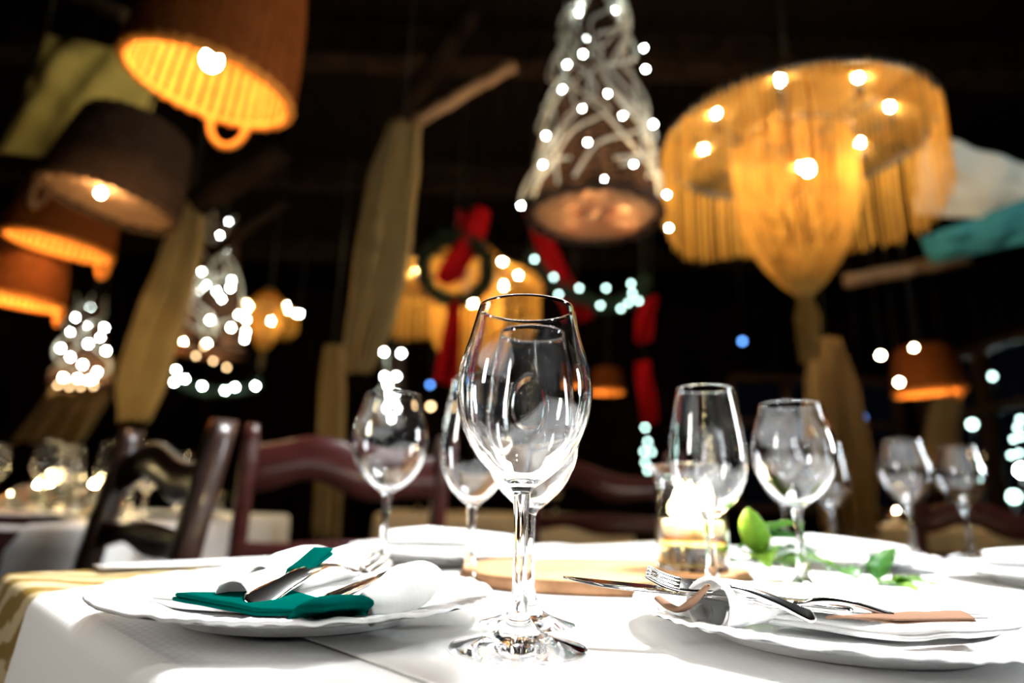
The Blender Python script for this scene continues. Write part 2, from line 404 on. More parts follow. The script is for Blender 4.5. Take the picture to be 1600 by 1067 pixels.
dup(gN, top(.335, 1.072), .9, 'distant wine glass seen between the vase and the leaf glass', GG)
dup(gW, top(.50, 1.19), .9, 'distant wine glass whose bowl shows left under the leaf glass', GG)
dup(gN, top(.60, 1.22), .3, 'distant wine glass whose bowl shows right under the leaf glass', GG)

# ------------------------------------------------------------------ plates
def plate(label, loc, rz=0, group=None, R=.131):
    p = thing('dinner_plate', label, 'plate', loc, rz, group)
    def emb(amp):
        def fn(v, r, a, z):
            q = max(0, min(1, (r - .088) / .02)) * max(0, min(1, (R - r) / .006 + .25))
            w = math.sin(a * 46 + 5 * math.sin(a * 5 + r * 60)) * .6 + math.sin(a * 23 + r * 160) * .5 + .5 * noise.noise((v.x * 70, v.y * 70, 0))
            k = 1 + .003 * math.sin(a * 14) * max(0, (r - .11) / .02)
            return Vector((v.x * k, v.y * k, v.z + amp * q * w))
        return fn
    foot = MB().lathe([(1e-4, .003), (.070, .003), (.0735, .0015), (.0765, 0), (.0795, .0006), (.081, .006)], 128)
    up = [(1e-4, .0065), (.04, .0065), (.072, .0068), (.082, .0082), (.090, .0112), (.100, .0135), (.112, .0152), (.122, .0168), (.128, .0180), (.1302, .0187), (.1310, .0183), (.1312, .0172), (.1300, .0160)]
    MB().lathe(up, 384, emb(.0017)).build('embossed_rim', CHINA, p)
    foot.lathe([(.1300, .0160), (.120, .0135), (.105, .0100), (.090, .0070), (.081, .006)], 128)
    foot.build('foot_ring', CHINA, p)
    return p
PG = 'white embossed dinner plates'
plL = plate('white embossed plate with the teal and white napkins at the left', top(-.14, .478), 0, PG)
dup(plL, top(.217, .446), 1.3, 'white embossed plate with the brown and white napkins at the right front', PG)
dup(plL, top(-.072, .885), .5, 'white plate behind the two glasses left of centre', PG)
dup(plL, top(.485, .985), .9, 'blurred white plate beyond the leafy board', PG)
dup(plL, top(.675, .80), 2, 'blurred white plate cut by the right edge of the photo', PG)

# ------------------------------------------------------------------ napkins
def folded(m, c, th, bulge=.002, n=14, layers=2, seed=0):
    """a folded cloth pad over four corner points (a,b,c,d), with rounded stacked layer edges"""
    a, b, cc, d = [Vector(x) for x in c]
    for L in range(layers):
        z0 = th * L / layers; z1 = th * (L + 1) / layers * .98
        ins = .012 * L
        def P(u, v, z):
            u = lerp(ins, 1 - ins, u); v = lerp(ins, 1 - ins, v)
            p = a.lerp(b, u).lerp(d.lerp(cc, u), v)
            p.z += z + bulge * math.sin(PI * u) * math.sin(PI * v) + .0012 * noise.noise((p.x * 40 + seed, p.y * 40, L * 3.1))
            return p
        secs = []
        for j in range(n + 1):
            v = j / n; row = []
            for i in range(n + 1): row.append(P(i / n, v, z1))
            row.append(P(1.012, v, (z0 + z1) / 2))
            for i in range(n + 1): row.append(P(1 - i / n, v, z0))
            row.append(P(-.012, v, (z0 + z1) / 2))
            secs.append(row)
        m.loft(secs)
    return m
def roll(m, pts, ws, hs, th=.0016, turns=1.12, lean=0, n=26, sub=6):
    """a cloth rolled or folded into a loose flattened tube: an open spiral shell along pts"""
    path = smooth_path(pts, sub); N = len(path)
    secs = []
    for i, p in enumerate(path):
        a = path[max(i - 1, 0)]; b = path[min(i + 1, N - 1)]
        t = (b - a).normalized(); side = t.cross(Vector((0, 0, 1))).normalized(); upv = side.cross(t)
        f = i / (N - 1) * (len(ws) - 1); k = min(int(f), len(ws) - 2); f -= k
        w = lerp(ws[k], ws[k + 1], f); h = lerp(hs[k], hs[k + 1], f)
        row_o, row_i = [], []
        for j in range(n):
            q = -PI / 2 + lean + 2 * PI * turns * j / (n - 1)
            sh = 1 - .16 * j / (n - 1)
            wob = 1 + .05 * noise.noise((i * .35, j * .3, w * 90))
            d = side * (math.cos(q) * w * sh * wob) + upv * (math.sin(q) * h * sh * wob)
            row_o.append(p + d); row_i.append(p + d * (1 - th / max(w, h)) )
        secs.append(row_o + row_i[::-1])
    m.loft(secs)
    return m
# left plate
L0 = top(-.14, .478, .0065)
nw = thing('white_napkin', 'white cotton napkin folded in rolls on the left plate', 'napkin', L0)
m = MB(); folded(m, [on(232, 947, .014), on(560, 972, .014), on(690, 905, .016), on(400, 893, .016)], .008, .002, seed=1)
m.build('folded_base', NAPW, nw, world=True)
m = MB(); roll(m, [on(362, 932, .0255), on(430, 908, .029), on(500, 887, .031), on(552, 873, .031)], [.0128, .0135, .014, .013], [.0105, .0095, .009, .008], turns=1.0, lean=.6)
m.build('front_roll', NAPW, nw, world=True)
m = MB(); roll(m, [on(405, 905, .026), on(440, 888, .030), on(478, 876, .033), on(500, 870, .032)], [.011, .014, .014, .011], [.011, .013, .013, .009], lean=.5)
m.build('back_roll', NAPW, nw, world=True)
m = MB(); roll(m, [on(455, 905, .030), on(500, 889, .034), on(545, 876, .036), on(560, 872, .035)], [.010, .012, .013, .010], [.009, .012, .013, .009], lean=.5)
m.build('back_roll', NAPW, nw, world=True)
m = MB(); roll(m, [on(572, 952, .021), on(607, 935, .026), on(636, 915, .030), on(655, 903, .031)], [.012, .0175, .020, .018], [.0105, .0135, .0145, .0125], turns=1.15, lean=-.5)
m.build('right_roll', NAPW, nw, world=True)
nt = thing('teal_napkin', 'teal green napkin tucked inside the white napkin', 'napkin', L0)
m = MB(); folded(m, [on(270, 938, .023), on(400, 962, .019), on(575, 968, .018), on(450, 930, .022)], .004, .001, layers=2, seed=5)
m.build('front_flap', TEAL, nt, world=True)
m = MB()
for k in range(4):
    roll(m, [on(455 + 4 * k, 965 - 4 * k, .018 + .003 * k), on(500, 955 - 4 * k, .022 + .003 * k), on(545 + 6 * k, 946 - 2 * k, .024 + .002 * k), on(572 - 3 * k, 955 - k, .020 + .001 * k)], [.004, .008, .008, .003], [.002, .004, .004, .002], lean=k * 1.3, n=14)
m.build('crumpled_corner', TEAL, nt, world=True)
m = MB(); folded(m, [on(446, 898, .034), on(478, 898, .035), on(520, 866, .046), on(490, 864, .046)], .004, .001, layers=2, seed=8)
m.build('back_strip', TEAL, nt, world=True)

def frame(o, end, tip, tilt=0):
    x = (tip - end).normalized(); y = Vector((0, 0, 1)).cross(x).normalized(); z = x.cross(y)
    M = Matrix((x, y, z)).transposed()
    M = M @ Matrix.Rotation(tilt, 3, 'X'); M = M.to_4x4(); M.translation = end; o.matrix_world = M
def bar_secs(L, keys, zf, n=40):
    """flat bar with half width and half thickness keys (t, w, h) along x"""
    secs = []
    for i in range(n + 1):
        t = i / n
        for a, b in zip(keys, keys[1:]):
            if a[0] <= t <= b[0] + 1e-9:
                f = (t - a[0]) / (b[0] - a[0]); f = f * f * (3 - 2 * f); w = lerp(a[1], b[1], f); h = lerp(a[2], b[2], f); break
        row = []
        for k in range(12):
            q = 2 * PI * k / 12; c, s_ = math.cos(q), math.sin(q)
            row.append(Vector((t * L, w * math.copysign(abs(c) ** .6, c), zf(t) + h * math.copysign(abs(s_) ** .6, s_))))
        secs.append(row)
    return secs
def fork(label, end, tip, tilt=0, group='forks on the plates'):
    o = thing('fork', label, 'fork', (0, 0, 0), 0, group); frame(o, end, tip, tilt)
    L = (tip - end).length; k = L / .19
    zf = lambda t: k * (.010 * math.sin(PI * min(1, t / .72)) ** 1.5 - (.006 * math.sin(PI * (t - .66) / .34) if t > .66 else 0))
    sc = bar_secs(L, [(0, .0045 * k, .001), (.04, .0105 * k, .0016), (.3, .0075 * k, .0018), (.6, .0036 * k, .0022), (.68, .004 * k, .002), (.76, .0125 * k, .0012), (.80, .0128 * k, .0010)], lambda t: zf(t * .80), 48)
    for row in sc:
        for p in row: p.x *= .80
    MB().loft(sc).build('handle', STEEL, o)
    for j in range(4):
        y = (-.0104 + .00693 * j) * k
        rows = []
        for i in range(13):
            t = lerp(.785, 1, i / 12); w = lerp(.0022, .0011, i / 12) * k; h = .0010
            if i == 12: w *= .4
            rows.append([Vector((t * L, y * (1 - .05 * i / 12) + a * w, zf(t) + b * h)) for a, b in ((-1, -1), (1, -1), (1, 1), (-1, 1))])
        MB().loft(rows).build('tine', STEEL, o)
    return o
def knife(label, end, tip, tilt=0, group='knives on the plates'):
    o = thing('table_knife', label, 'knife', (0, 0, 0), 0, group); frame(o, end, tip, tilt)
    L = (tip - end).length; kk = min(1, L / .20)
    h = bar_secs(L * .5, [(t, a * kk, b * kk) for t, a, b in [(0, .004, .0015), (.06, .0080, .0026), (.5, .0068, .0030), (.9, .0050, .0030), (1, .0060, .0024)]], lambda t: 0, 24)
    MB().loft(h).build('handle', STEEL, o)
    rows = []
    for i in range(25):
        t = i / 24; x = lerp(L * .495, L, t)
        wy = .0095 * kk * (1 - max(0, (t - .55) / .45) ** 2.2 * .94) * (.72 + .28 * min(1, t * 6))
        rows.append([Vector((x, -.0062, .0010)), Vector((x, -.0062, -.0010)), Vector((x, -.0062 + 2 * wy * .92, -.0002)), Vector((x, -.0062 + 2 * wy * .92, .0002))])
    MB().loft(rows).build('blade', STEEL, o)
    return o
fork('steel fork lying on the left plate with tines up to the right', on(389, 944, .0235), on(598, 864, .041), .42)
knife('steel knife with dark blade beside the fork on the left plate', on(512, 936, .030), on(646, 880, .039), .2)

# right plate
R0 = top(.217, .446, .0065)
nw = thing('white_napkin', 'white cotton napkin rolled round the cutlery on the right plate', 'napkin', R0)
m = MB(); folded(m, [on(1060, 955, .018), on(1400, 1003, .014), on(1690, 985, .016), on(1330, 945, .018)], .006, .002, seed=11)
m.build('folded_base', NAPW, nw, world=True)
m = MB(); roll(m, [on(1106, 946, .031), on(1165, 942, .027), on(1255, 946, .023), on(1380, 955, .018)], [.0145, .017, .021, .022], [.0165, .0145, .010, .005], turns=1.1, lean=.8)
m.build('front_roll', NAPW, nw, world=True)
m = MB(); roll(m, [on(1020, 940, .020), on(1060, 952, .023), on(1100, 958, .024)], [.008, .011, .010], [.004, .006, .006], lean=2)
m.build('rolled_end', NAPW, nw, world=True)
m = MB(); folded(m, [on(1180, 948, .026), on(1330, 962, .026), on(1560, 966, .022), on(1450, 945, .022)], .004, .002, seed=14)
m.build('top_fold', NAPW, nw, world=True)
nb = thing('taupe_napkin', 'taupe brown napkin folded inside the white one on the right plate', 'napkin', R0)
m = MB(); roll(m, [on(1028, 934, .030), on(1046, 947, .027), on(1064, 952, .027), on(1084, 938, .034), on(1107, 915, .043)], [.003, .004, .004, .004, .003], [.0015, .0018, .0018, .0018, .0015], lean=.4, n=14)
m.build('inner_fold', BROWN, nb, world=True)
m = MB(); folded(m, [on(1290, 967, .029), on(1400, 974, .028), on(1526, 972, .027), on(1505, 958, .028)], .002, .001, seed=17)
m.build('trailing_strip', BROWN, nb, world=True)
knife('steel knife pointing left out of the napkin on the right plate', on(1330, 952, .030), on(880, 906, .040), -.12)
q0, q1 = on(1010, 892, .047), on(1104, 940, .034)
fork('steel fork pointing up left out of the rolled napkin on the right plate', on(1275, 966, .027), q0, -.5)
fork('steel fork lying along the back of the napkin on the right plate', on(1400, 962, .030), on(1168, 934, .034), 0)

# ------------------------------------------------------------------ wooden slab, candle vase, leaves
pts = [(-.045, .665), (-.005, .618), (.06, .598), (.125, .603), (.155, .650), (.24, .668), (.262, .72), (.275, .79), (.20, .84), (.06, .825), (-.03, .75)]
out = smooth_path([Vector((*p, 0)) for p in pts + [pts[0]]], 6)[:-1]
sl = thing('serving_board', 'live edge wooden board under the candle vase', 'board', top(.11, .72))
m = MB(); cen = Vector((.11, .72, 0))
rows = []
for q, z in ((.97, 0), (.995, .003), (1, .008), (.99, .0125)):
    rows.append([Vector(((p.x - cen.x) * q + .002 * noise.noise((p.x * 60, p.y * 60, z * 200)), (p.y - cen.y) * q, z)) for p in out])
m.loft(rows, cap=False); m.build('bark_edge', BARK, sl)
m = MB(); m.loft([[Vector(((p.x - cen.x) * q, (p.y - cen.y) * q, z)) for p in out] for q, z in ((.99, .0125), (.97, .0135), (.001, .0135))], cap=False)
m.loft([[Vector(((p.x - cen.x) * q, (p.y - cen.y) * q, 0)) for p in out] for q in (.001, .97)], cap=False)
m.build('board_face', BOARD, sl)
BT = .0137
V0 = top(.197, .708, BT)
va = thing('candle_vase', 'clear glass vase with flared lip holding water and a lit candle', 'vase', V0)
o_ = spline_prof([(.034, .001), (.0375, .004), (.0378, .03), (.0375, .08), (.0385, .100), (.042, .112), (.0465, .120)])
i_ = spline_prof([(1e-4, .006), (.033, .0062), (.0352, .010), (.0356, .03), (.0353, .08), (.0365, .100), (.0400, .1125), (.0450, .1204)])
MB().lathe([(1e-4, .0005), (.030, .0003)] + o_ + i_[::-1], 72).build('vessel', GLASS, va)
va.scale.z = .90
MB().lathe([(1e-4, .0064), (.033, .0066), (.0350, .0104), (.0354, .028), (.0354, .036), (1e-4, .0358)], 48).build('water', WATER, va)
for dx, dy, lab in [(-.0165, -.006, 'floating candle at the left in the glass vase'), (.0165, -.008, 'floating candle at the right in the glass vase'), (.002, .0185, 'floating candle at the back in the glass vase')]:
    can = thing('floating_candle', 'lit ' + lab, 'candle', V0 + Vector((dx, dy, .0328)), 0, 'candles floating in the vase')
    MB().lathe([(1e-4, 0), (.011, 0), (.0145, .004), (.0152, .016), (.0142, .018), (.004, .0155), (1e-4, .0155)], 28).build('wax', WAX, can)
    MB().tube([(0, 0, .015), (.0005, 0, .020)], .0008).build('wick', BLACK, can)
    MB().lathe([(1e-4, .019), (.0040, .021), (.0062, .026), (.0056, .034), (.0026, .044), (1e-4, .051)], 16).build('flame', FLAME, can)
def leaf(parent, base, d, L, W, droop, mat, twist=0):
    d = Vector(d).normalized(); side = d.cross(Vector((0, 0, 1))).normalized(); u = side.cross(d)
    def fn(a, b):
        x = L * a; w = W * (math.sin(PI * a ** .8) ** .9) * (b - .5)
        z = -droop * a * a * L + abs(b - .5) * .35 * W * math.sin(PI * a) + .0015 * math.sin(a * 25) * abs(b - .5) * 2
        tw = twist * a
        return Vector(base) + d * x + (side * math.cos(tw) + u * math.sin(tw)) * w + u * z
    return MB().grid(fn, 14, 6).build('leaf', mat, parent, solid=.0004)
sp = thing('leafy_sprig', 'sprig of green leaves lying on the board beside the vase', 'leaves', top(.252, .712, BT), .75); sp.scale = (1.05, 1.05, 1.1)
MB().tube(smooth_path([(-.02, .05, .006), (.0, .0, .010), (.03, -.01, .012), (.07, .0, .010)], 6), .0016).build('stem', LEAFD, sp)
for b, d, L, W, dr, mt, tw in [((-.025, -.03, .012), (.95, -.25, .05), .07, .035, .2, LEAF, .2), ((-.01, -.02, .015), (-.55, -.2, .95), .062, .03, .2, LEAF, .5), ((.0, -.01, .014), (-.6, -.5, .25), .06, .034, .4, LEAF, -.2),
                          ((.02, -.01, .014), (.75, -.3, .35), .07, .036, .5, LEAFD, .3), ((.04, .0, .014), (.9, .1, .30), .065, .034, .6, LEAFD, -.3), ((.0, .03, .014), (.3, .6, .4), .06, .034, .6, LEAFD, .2),
                          ((-.01, .0, .02), (.35, -.5, .45), .06, .034, .5, LEAFD, .5), ((.03, -.02, .012), (.55, -.75, .1), .06, .034, .2, LEAF, .1), ((.02, .0, .02), (.2, -.3, .6), .05, .03, .6, LEAF, .7)]:
    leaf(sp, b, d, L, W, dr, mt, tw)
sp2 = thing('leafy_sprig', 'small leafy sprig to the right of the glass among the leaves', 'leaves', top(.372, .675, 0))
MB().tube([(-.02, .03, .006), (.0, .0, .008), (.03, -.02, .010)], .0015).build('stem', LEAFD, sp2)
for b, d, L, W, dr, mt, tw in [((0, -.005, .010), (.8, -.3, .3), .055, .03, .4, LEAF, .2), ((0, 0, .012), (.3, .2, .7), .05, .03, .5, LEAFD, .4), ((.0, .0, .010), (.2, -.9, .15), .05, .028, .2, LEAF, 0), ((-.01, .02, .010), (-.1, .8, .4), .05, .03, .4, LEAFD, 0)]:
    leaf(sp2, b, d, L, W, dr, mt, tw)
# napkins on the far plates
def far_napkin(label, c, rz, mat=NAPW, k=1.0):
    n = thing('white_napkin', label, 'napkin', c, rz)
    m = MB(); folded(m, [(-.09 * k, -.05, 0), (.09 * k, -.05, 0), (.10 * k, .05, 0), (-.08 * k, .05, 0)], .010, .003, seed=c[0] * 30)
    m.build('folded_base', mat, n)
    m = MB(); roll(m, [(-.085 * k, -.02, .020), (-.03, -.015, .024), (.03, -.02, .022), (.09 * k, -.01, .018)], [.014, .018, .018, .014], [.009, .012, .010, .007])
    m.build('top_roll', mat, n)
    m = MB(); roll(m, [(-.06 * k, .03, .018), (0, .025, .022), (.08 * k, .03, .018)], [.014, .016, .012], [.008, .010, .007])
    m.build('top_roll', mat, n)
    return n
far_napkin('white napkin folded flat on the plate behind the two left glasses', top(-.072, .885, .0075), -.05)
far_napkin('white napkin heaped on the blurred plate beyond the leafy board', top(.485, .985, .0075), -.5)
far_napkin('white napkin on the plate cut by the right edge of the photo', top(.675, .80, .0075), -.6)

# ------------------------------------------------------------------ chairs (wavy ladder backs)
def rail(parent, name, x0, x1, y, ztop, zbot, mat, n=28, th=.019, curve=.018):
    secs = []
    for i in range(n + 1):
        u = i / n; x = lerp(x0, x1, u); yy = y - curve * math.sin(PI * u)
        a, b = zbot(u), ztop(u); c = .006
        secs.append([Vector((x, yy + d, z)) for d, z in ((-th / 2 + c, a), (th / 2 - c, a), (th / 2, a + c), (th / 2, b - c), (th / 2 - c, b), (-th / 2 + c, b), (-th / 2, b - c), (-th / 2, a + c))])
    MB().loft(secs).build(name, mat, parent)
def bumpf(u, c, s): return math.exp(-((u - c) / s) ** 2)
def chair(label, loc, rz, mat, H=.955, W=.44, gap=0, ct=0, flip=False, group='wavy ladder back chairs'):
    c = thing('dining_chair', label, 'chair', loc, rz, group)
    hw = W / 2 - .02; F = (lambda u: 1 - u) if flip else (lambda u: u)
    for sx in (-1, 1):
        p = smooth_path([(sx * hw * .94, -.215, 0), (sx * hw * .97, -.195, .25), (sx * hw, -.19, .46), (sx * hw, -.205, .70), (sx * hw, -.245, H)], 5)
        secs = []
        for q in p:
            k = .019 if q.z < H - .02 else .014
            secs.append([q + Vector((a * k, b * .021, 0)) for a, b in ((-1, -.7), (-.7, -1), (.7, -1), (1, -.7), (1, .7), (.7, 1), (-.7, 1), (-1, .7))])
        MB().loft(secs).build('back_post', mat, c)
        MB().loft([[Vector((sx * (W / 2 - .02) + a * k, .19 + b * k, z)) for a, b in ((-1, -1), (1, -1), (1, 1), (-1, 1))] for z, k in ((0, .013), (.40, .019), (.445, .019))]).build('leg', mat, c)
        MB().box((sx * hw * .98, 0, .20), (.02, .37, .03)).build('stretcher', mat, c, smooth=False)
    y = lambda z: -.19 - .055 * max(0, (z - .46) / .5) ** 1.5
    rail(c, 'crest_rail', -hw, hw, y(.87), lambda u: H - .060 + ct * .6 + .030 * bumpf(F(u), .32, .2) - .012 * bumpf(F(u), .75, .2), lambda u: H - .135 - ct + .034 * bumpf(F(u), .30, .16) - .012 * bumpf(F(u), .62, .14), mat)
    rail(c, 'back_rail', -hw, hw, y(.75), lambda u: H - .185 - gap - .003 * math.sin(u * 9), lambda u: H - .240 - gap + .016 * bumpf(F(u), .25, .14) - .006 * bumpf(F(u), .55, .16), mat)
    rail(c, 'back_rail', -hw, hw, y(.60), lambda u: H - .330 - .003 * math.sin(u * 9), lambda u: H - .385 + .016 * bumpf(F(u), .25, .14) - .006 * bumpf(F(u), .55, .16), mat)
    secs = []
    for z, k in ((.43, .97), (.437, 1), (.460, 1), (.468, .97)):
        secs.append([Vector((x * k, yy * k, z)) for x, yy in ((-W / 2 + .01, -.20), (W / 2 - .01, -.20), (W / 2 + .015, .20), (W / 2 - .02, .225), (-W / 2 + .02, .225), (-W / 2 - .015, .20))])
    MB().loft(secs).build('seat', mat, c, smooth=False)
    return c
def seat_at(px, py, Z, rz):                     # chair root so that its back centre is seen at px, py
    p = at(px, py, Z); a = math.radians(rz)
    return Vector((p.x + .225 * -math.sin(a), p.y + .225 * math.cos(a), 0)), a
l, a = seat_at(240, 762, 1.20, 140); chair('dark wavy backed chair in front of the candlelit table at the left', l, a, EBONY, flip=True)
l, a = seat_at(545, 742, 1.55, 22); chair('reddish mahogany chair with a glossy wavy top rail left of the front glasses', l, a, MAHOG, .985, .50, .075, .02)
l, a = seat_at(938, 790, 1.95, -14); chair('dim brown chair seen just right of the front glass', l, a, MAHOG, .98, .46)
l, a = seat_at(1560, 850, 1.9, -20); chair('dark reddish chair behind the blurred pair of glasses on the right', l, a, MAHOG, .90)

# ------------------------------------------------------------------ other tables
def draped_table(label, clabel, c, sx, sy, rz=0, mat=LINEN, drop=.42):
    t = thing('dining_table', label, 'table', (c[0], c[1], 0), rz, 'tables in the background')
    MB().box((0, 0, TZ - .03), (sx - .02, sy - .02, .04)).build('tabletop', EBONY, t, smooth=False)
    for a in (-1, 1):
        for b in (-1, 1): MB().box((a * (sx / 2 - .08), b * (sy / 2 - .08), (TZ - .05) / 2), (.06, .06, TZ - .05)).build('leg', EBONY, t, smooth=False)
    m = MB(); n = 120
    per = []
    for k in range(n):
        u = k / n * 4; sd = int(u); f = u - sd
        per.append([Vector((lerp(-1, 1, f), -1, 0)), Vector((1, lerp(-1, 1, f), 0)), Vector((lerp(1, -1, f), 1, 0)), Vector((-1, lerp(1, -1, f), 0))][sd])
    secs = []
    for o_, z in ((-1, 0), (-.02, 0), (-.004, -.002), (.004, -.010), (.010, -.05), (.018, -.2), (.025, -drop)):
        row = []
        for k, p in enumerate(per):
            wv = max(0, -z) / drop * .03 * math.sin(k * .9) if z < -.02 else 0
            q = Vector((p.x * (sx / 2), p.y * (sy / 2), 0))
            if o_ == -1: q *= .001
            else: q += Vector((p.x, p.y, 0)).normalized() * (o_ + wv)
            row.append(Vector((q.x, q.y, TZ + z)))
        secs.append(row)
    m.loft(secs, cap=False)
    cl = m.build('tablecloth', mat); cl.location = (c[0], c[1], 0); cl.rotation_euler.z = rz
    tag(cl, clabel, 'tablecloth', 'cloths on the background tables')
PLUM = cloth('dark_plum_cloth', (.03, .012, .012))
m = MB(); m.grid(lambda u, v: Vector((lerp(-1.62, -1.03, u), 1.384 + .008 * math.sin(u * 30) * v + .06 * max(0, 1 - v * 8), .758 - .45 * v)), 40, 24)
m.grid(lambda u, v: Vector((lerp(-1.62, -1.03, u), lerp(1.444, 1.60, v), .758)), 10, 6)
tag(m.build('table_runner', PLUM, solid=.002), 'dark runner hanging down the front of the crowded left table', 'runner')
TANLIN = cloth('ecru_linen', (.62, .52, .36))
draped_table('table under a white cloth crowded with glasses at the left', 'white cloth hanging from the crowded table at the left', (-1.72, 2.0), 1.75, 1.15)
draped_table('dim table far behind the mahogany chair', 'ecru cloth on the dim table behind the mahogany chair', (-.05, 3.55), 1.2, .9, .1, TANLIN)
draped_table('dim table at the right behind the blurred glasses', 'ecru cloth on the dim table behind the blurred glasses', (2.5, 3.35), 1.2, .9, -.2, TANLIN)
TAKEN = [(-1.18, 1.60, .135), (-.97, 1.98, .135)]
def free(x, y, r):                            # nearest free spot on the crowded table
    for i in range(400):
        q = .006 * i ** .5 * 3 if i else 0; a = i * 2.4
        p = (x + q * math.cos(a), y + q * math.sin(a))
        if all((p[0] - X) ** 2 + (p[1] - Y) ** 2 > (r + R_) ** 2 for X, Y, R_ in TAKEN) and 1.49 < p[1] < 2.5 and p[0] < -.91: break
    TAKEN.append((*p, r)); return p
BG = 'wine glasses on the crowded left table'
k = 0
for x, y, src, lab in [(-1.95, 1.75, gW, 'at the far left end'), (-1.72, 1.66, gN, 'near the front edge by the left candle'), (-1.50, 1.78, gW, 'between the two front candles'), (-1.33, 1.62, gN, 'nearest to the dark chair post'),
                       (-1.12, 1.80, gW, 'seen over the dark chair'), (-.92, 1.70, gN, 'framed by the dark chair back'), (-1.80, 2.10, gN, 'at the back left'), (-1.52, 2.22, gW, 'at the back behind the candles'),
                       (-1.22, 2.20, gN, 'at the back above the chair'), (-1.02, 2.1, gW, 'at the back right of the chair'), (-2.08, 2.0, gW, 'cut by the photo edge'), (-1.62, 1.98, gN, 'in the middle of the table'), (-1.40, 2.02, gW, 'in the middle right of the candles')]:
    fx, fy = free(-1.58 + (x + 2.1) * .55, y, .043)
    dup(src, (fx, fy, TZ + .0006), k, 'blurred wine glass on the crowded left table, ' + lab, BG); k += .7
def tealight(label, loc, k=1.0, group='candles on the background tables'):
    if loc[0] < -.9: loc = (*free(-1.54 + (loc[0] + 2.02) * .58, loc[1] + .05, .037 * k), loc[2])
    t = thing('tealight_holder', label, 'candle', loc, 0, group)
    MB().lathe([(1e-4, .0005), (.028 * k, .0005), (.032 * k, .004), (.036 * k, .05 * k), (.034 * k, .05 * k), (.030 * k, .006), (1e-4, .006)], 32).build('holder', GLASS, t)
    MB().lathe([(1e-4, .0065), (.022 * k, .0065), (.022 * k, .020 * k), (1e-4, .021 * k)], 24).build('wax', WAX, t)
    MB().lathe([(1e-4, .022 * k), (.006 * k, .028 * k), (.0065 * k, .036 * k), (.003 * k, .05 * k), (1e-4, .058 * k)], 12).build('flame', FLAME, t)
    return t
tealight('candle burning at the left end of the crowded table', (-1.86, 1.88, TZ + .0006), 1.1)
tealight('brightest candle among the glasses on the crowded left table', (-1.58, 1.80, TZ + .0006), 1.6)
tealight('candle on the crowded left table next to the dark chair', (-1.34, 1.90, TZ + .0006))
tealight('tall flame at the back of the crowded left table', (-1.80, 2.30, TZ + .0006), 1.5)
tealight('candle near the front edge of the crowded left table', (-1.46, 1.56, TZ + .0006), 1.3)
tealight('candle at the back of the crowded left table above the chair post', (-1.38, 2.38, TZ + .0006), 1.4)
for x, y, lab in [(-2.02, 1.62, 'front left'), (-1.74, 2.02, 'centre left'), (-1.52, 2.08, 'centre'), (-1.24, 1.74, 'front right'), (-1.18, 2.12, 'rear right'), (-1.92, 2.14, 'rear left')]:
    tealight('tealight among the glasses on the crowded left table, at its ' + lab, (x, y, TZ + .0006), 1.7)
tealight('small candle seen through the back of the dark chair', (-1.06, 1.62, TZ + .0006), .8)
p = at(1405, 838, 3.6); tealight('lone candle burning low under the blurred glasses at the right', (p.x, p.y, TZ + .0006), 1.5)
for x, y, lab in [(-1.18, 1.60, 'on the crowded table behind the dark chair'), (-.97, 1.98, 'at the right end of the crowded table')]:
    dup(plL, (x, y, TZ + .0006), x, 'blurred white plate ' + lab, 'plates on the crowded left table')
for x, y, src, lab in [(-.45, 3.35, gW, 'left'), (-.15, 3.3, gN, 'middle'), (.25, 3.4, gW, 'right')]:
    dup(src, (x, y, TZ + .0006), x, 'tiny far glass on the dim table behind the chair, the %s one of three' % lab, 'glasses on the dim middle table')

# ------------------------------------------------------------------ wicker basket lamps
CEILZ = 3.2
def basket(m, R, h, rt, rows, stakes, tr=.0045, prof=None, closed=True):
    """woven basket wall: weavers going in and out round upright stakes; mouth at z=0, crown at z=h"""
    prof = prof or (lambda t: R * (1 - .30 * t ** 1.6) if t < .86 else R * (1 - .30 * t ** 1.6) * math.cos((t - .86) / .14 * PI / 2 * .85))
    for i in range(rows):
        t = (i + .5) / rows; r = prof(t); z = h * t
        if r < .02: continue
        n = stakes * 2
        m.tube([(math.cos(2 * PI * k / n) * (r + tr * .8 * math.cos(PI * k / 1 + PI * i) * (k % 2)), math.sin(2 * PI * k / n) * (r + tr * .8 * ((k // 2 + i) % 2 * 2 - 1) * ((k + 1) % 2)), z) for k in range(n)], tr, 4, closed=True)
    return m
def stakes_mesh(R, h, n, tr, prof):
    m = MB()
    for k in range(n):
        a = 2 * PI * k / n
        m.tube([(math.cos(a) * prof(t), math.sin(a) * prof(t), h * t) for t in [j / 10 for j in range(11)]], tr, 5)
    return m
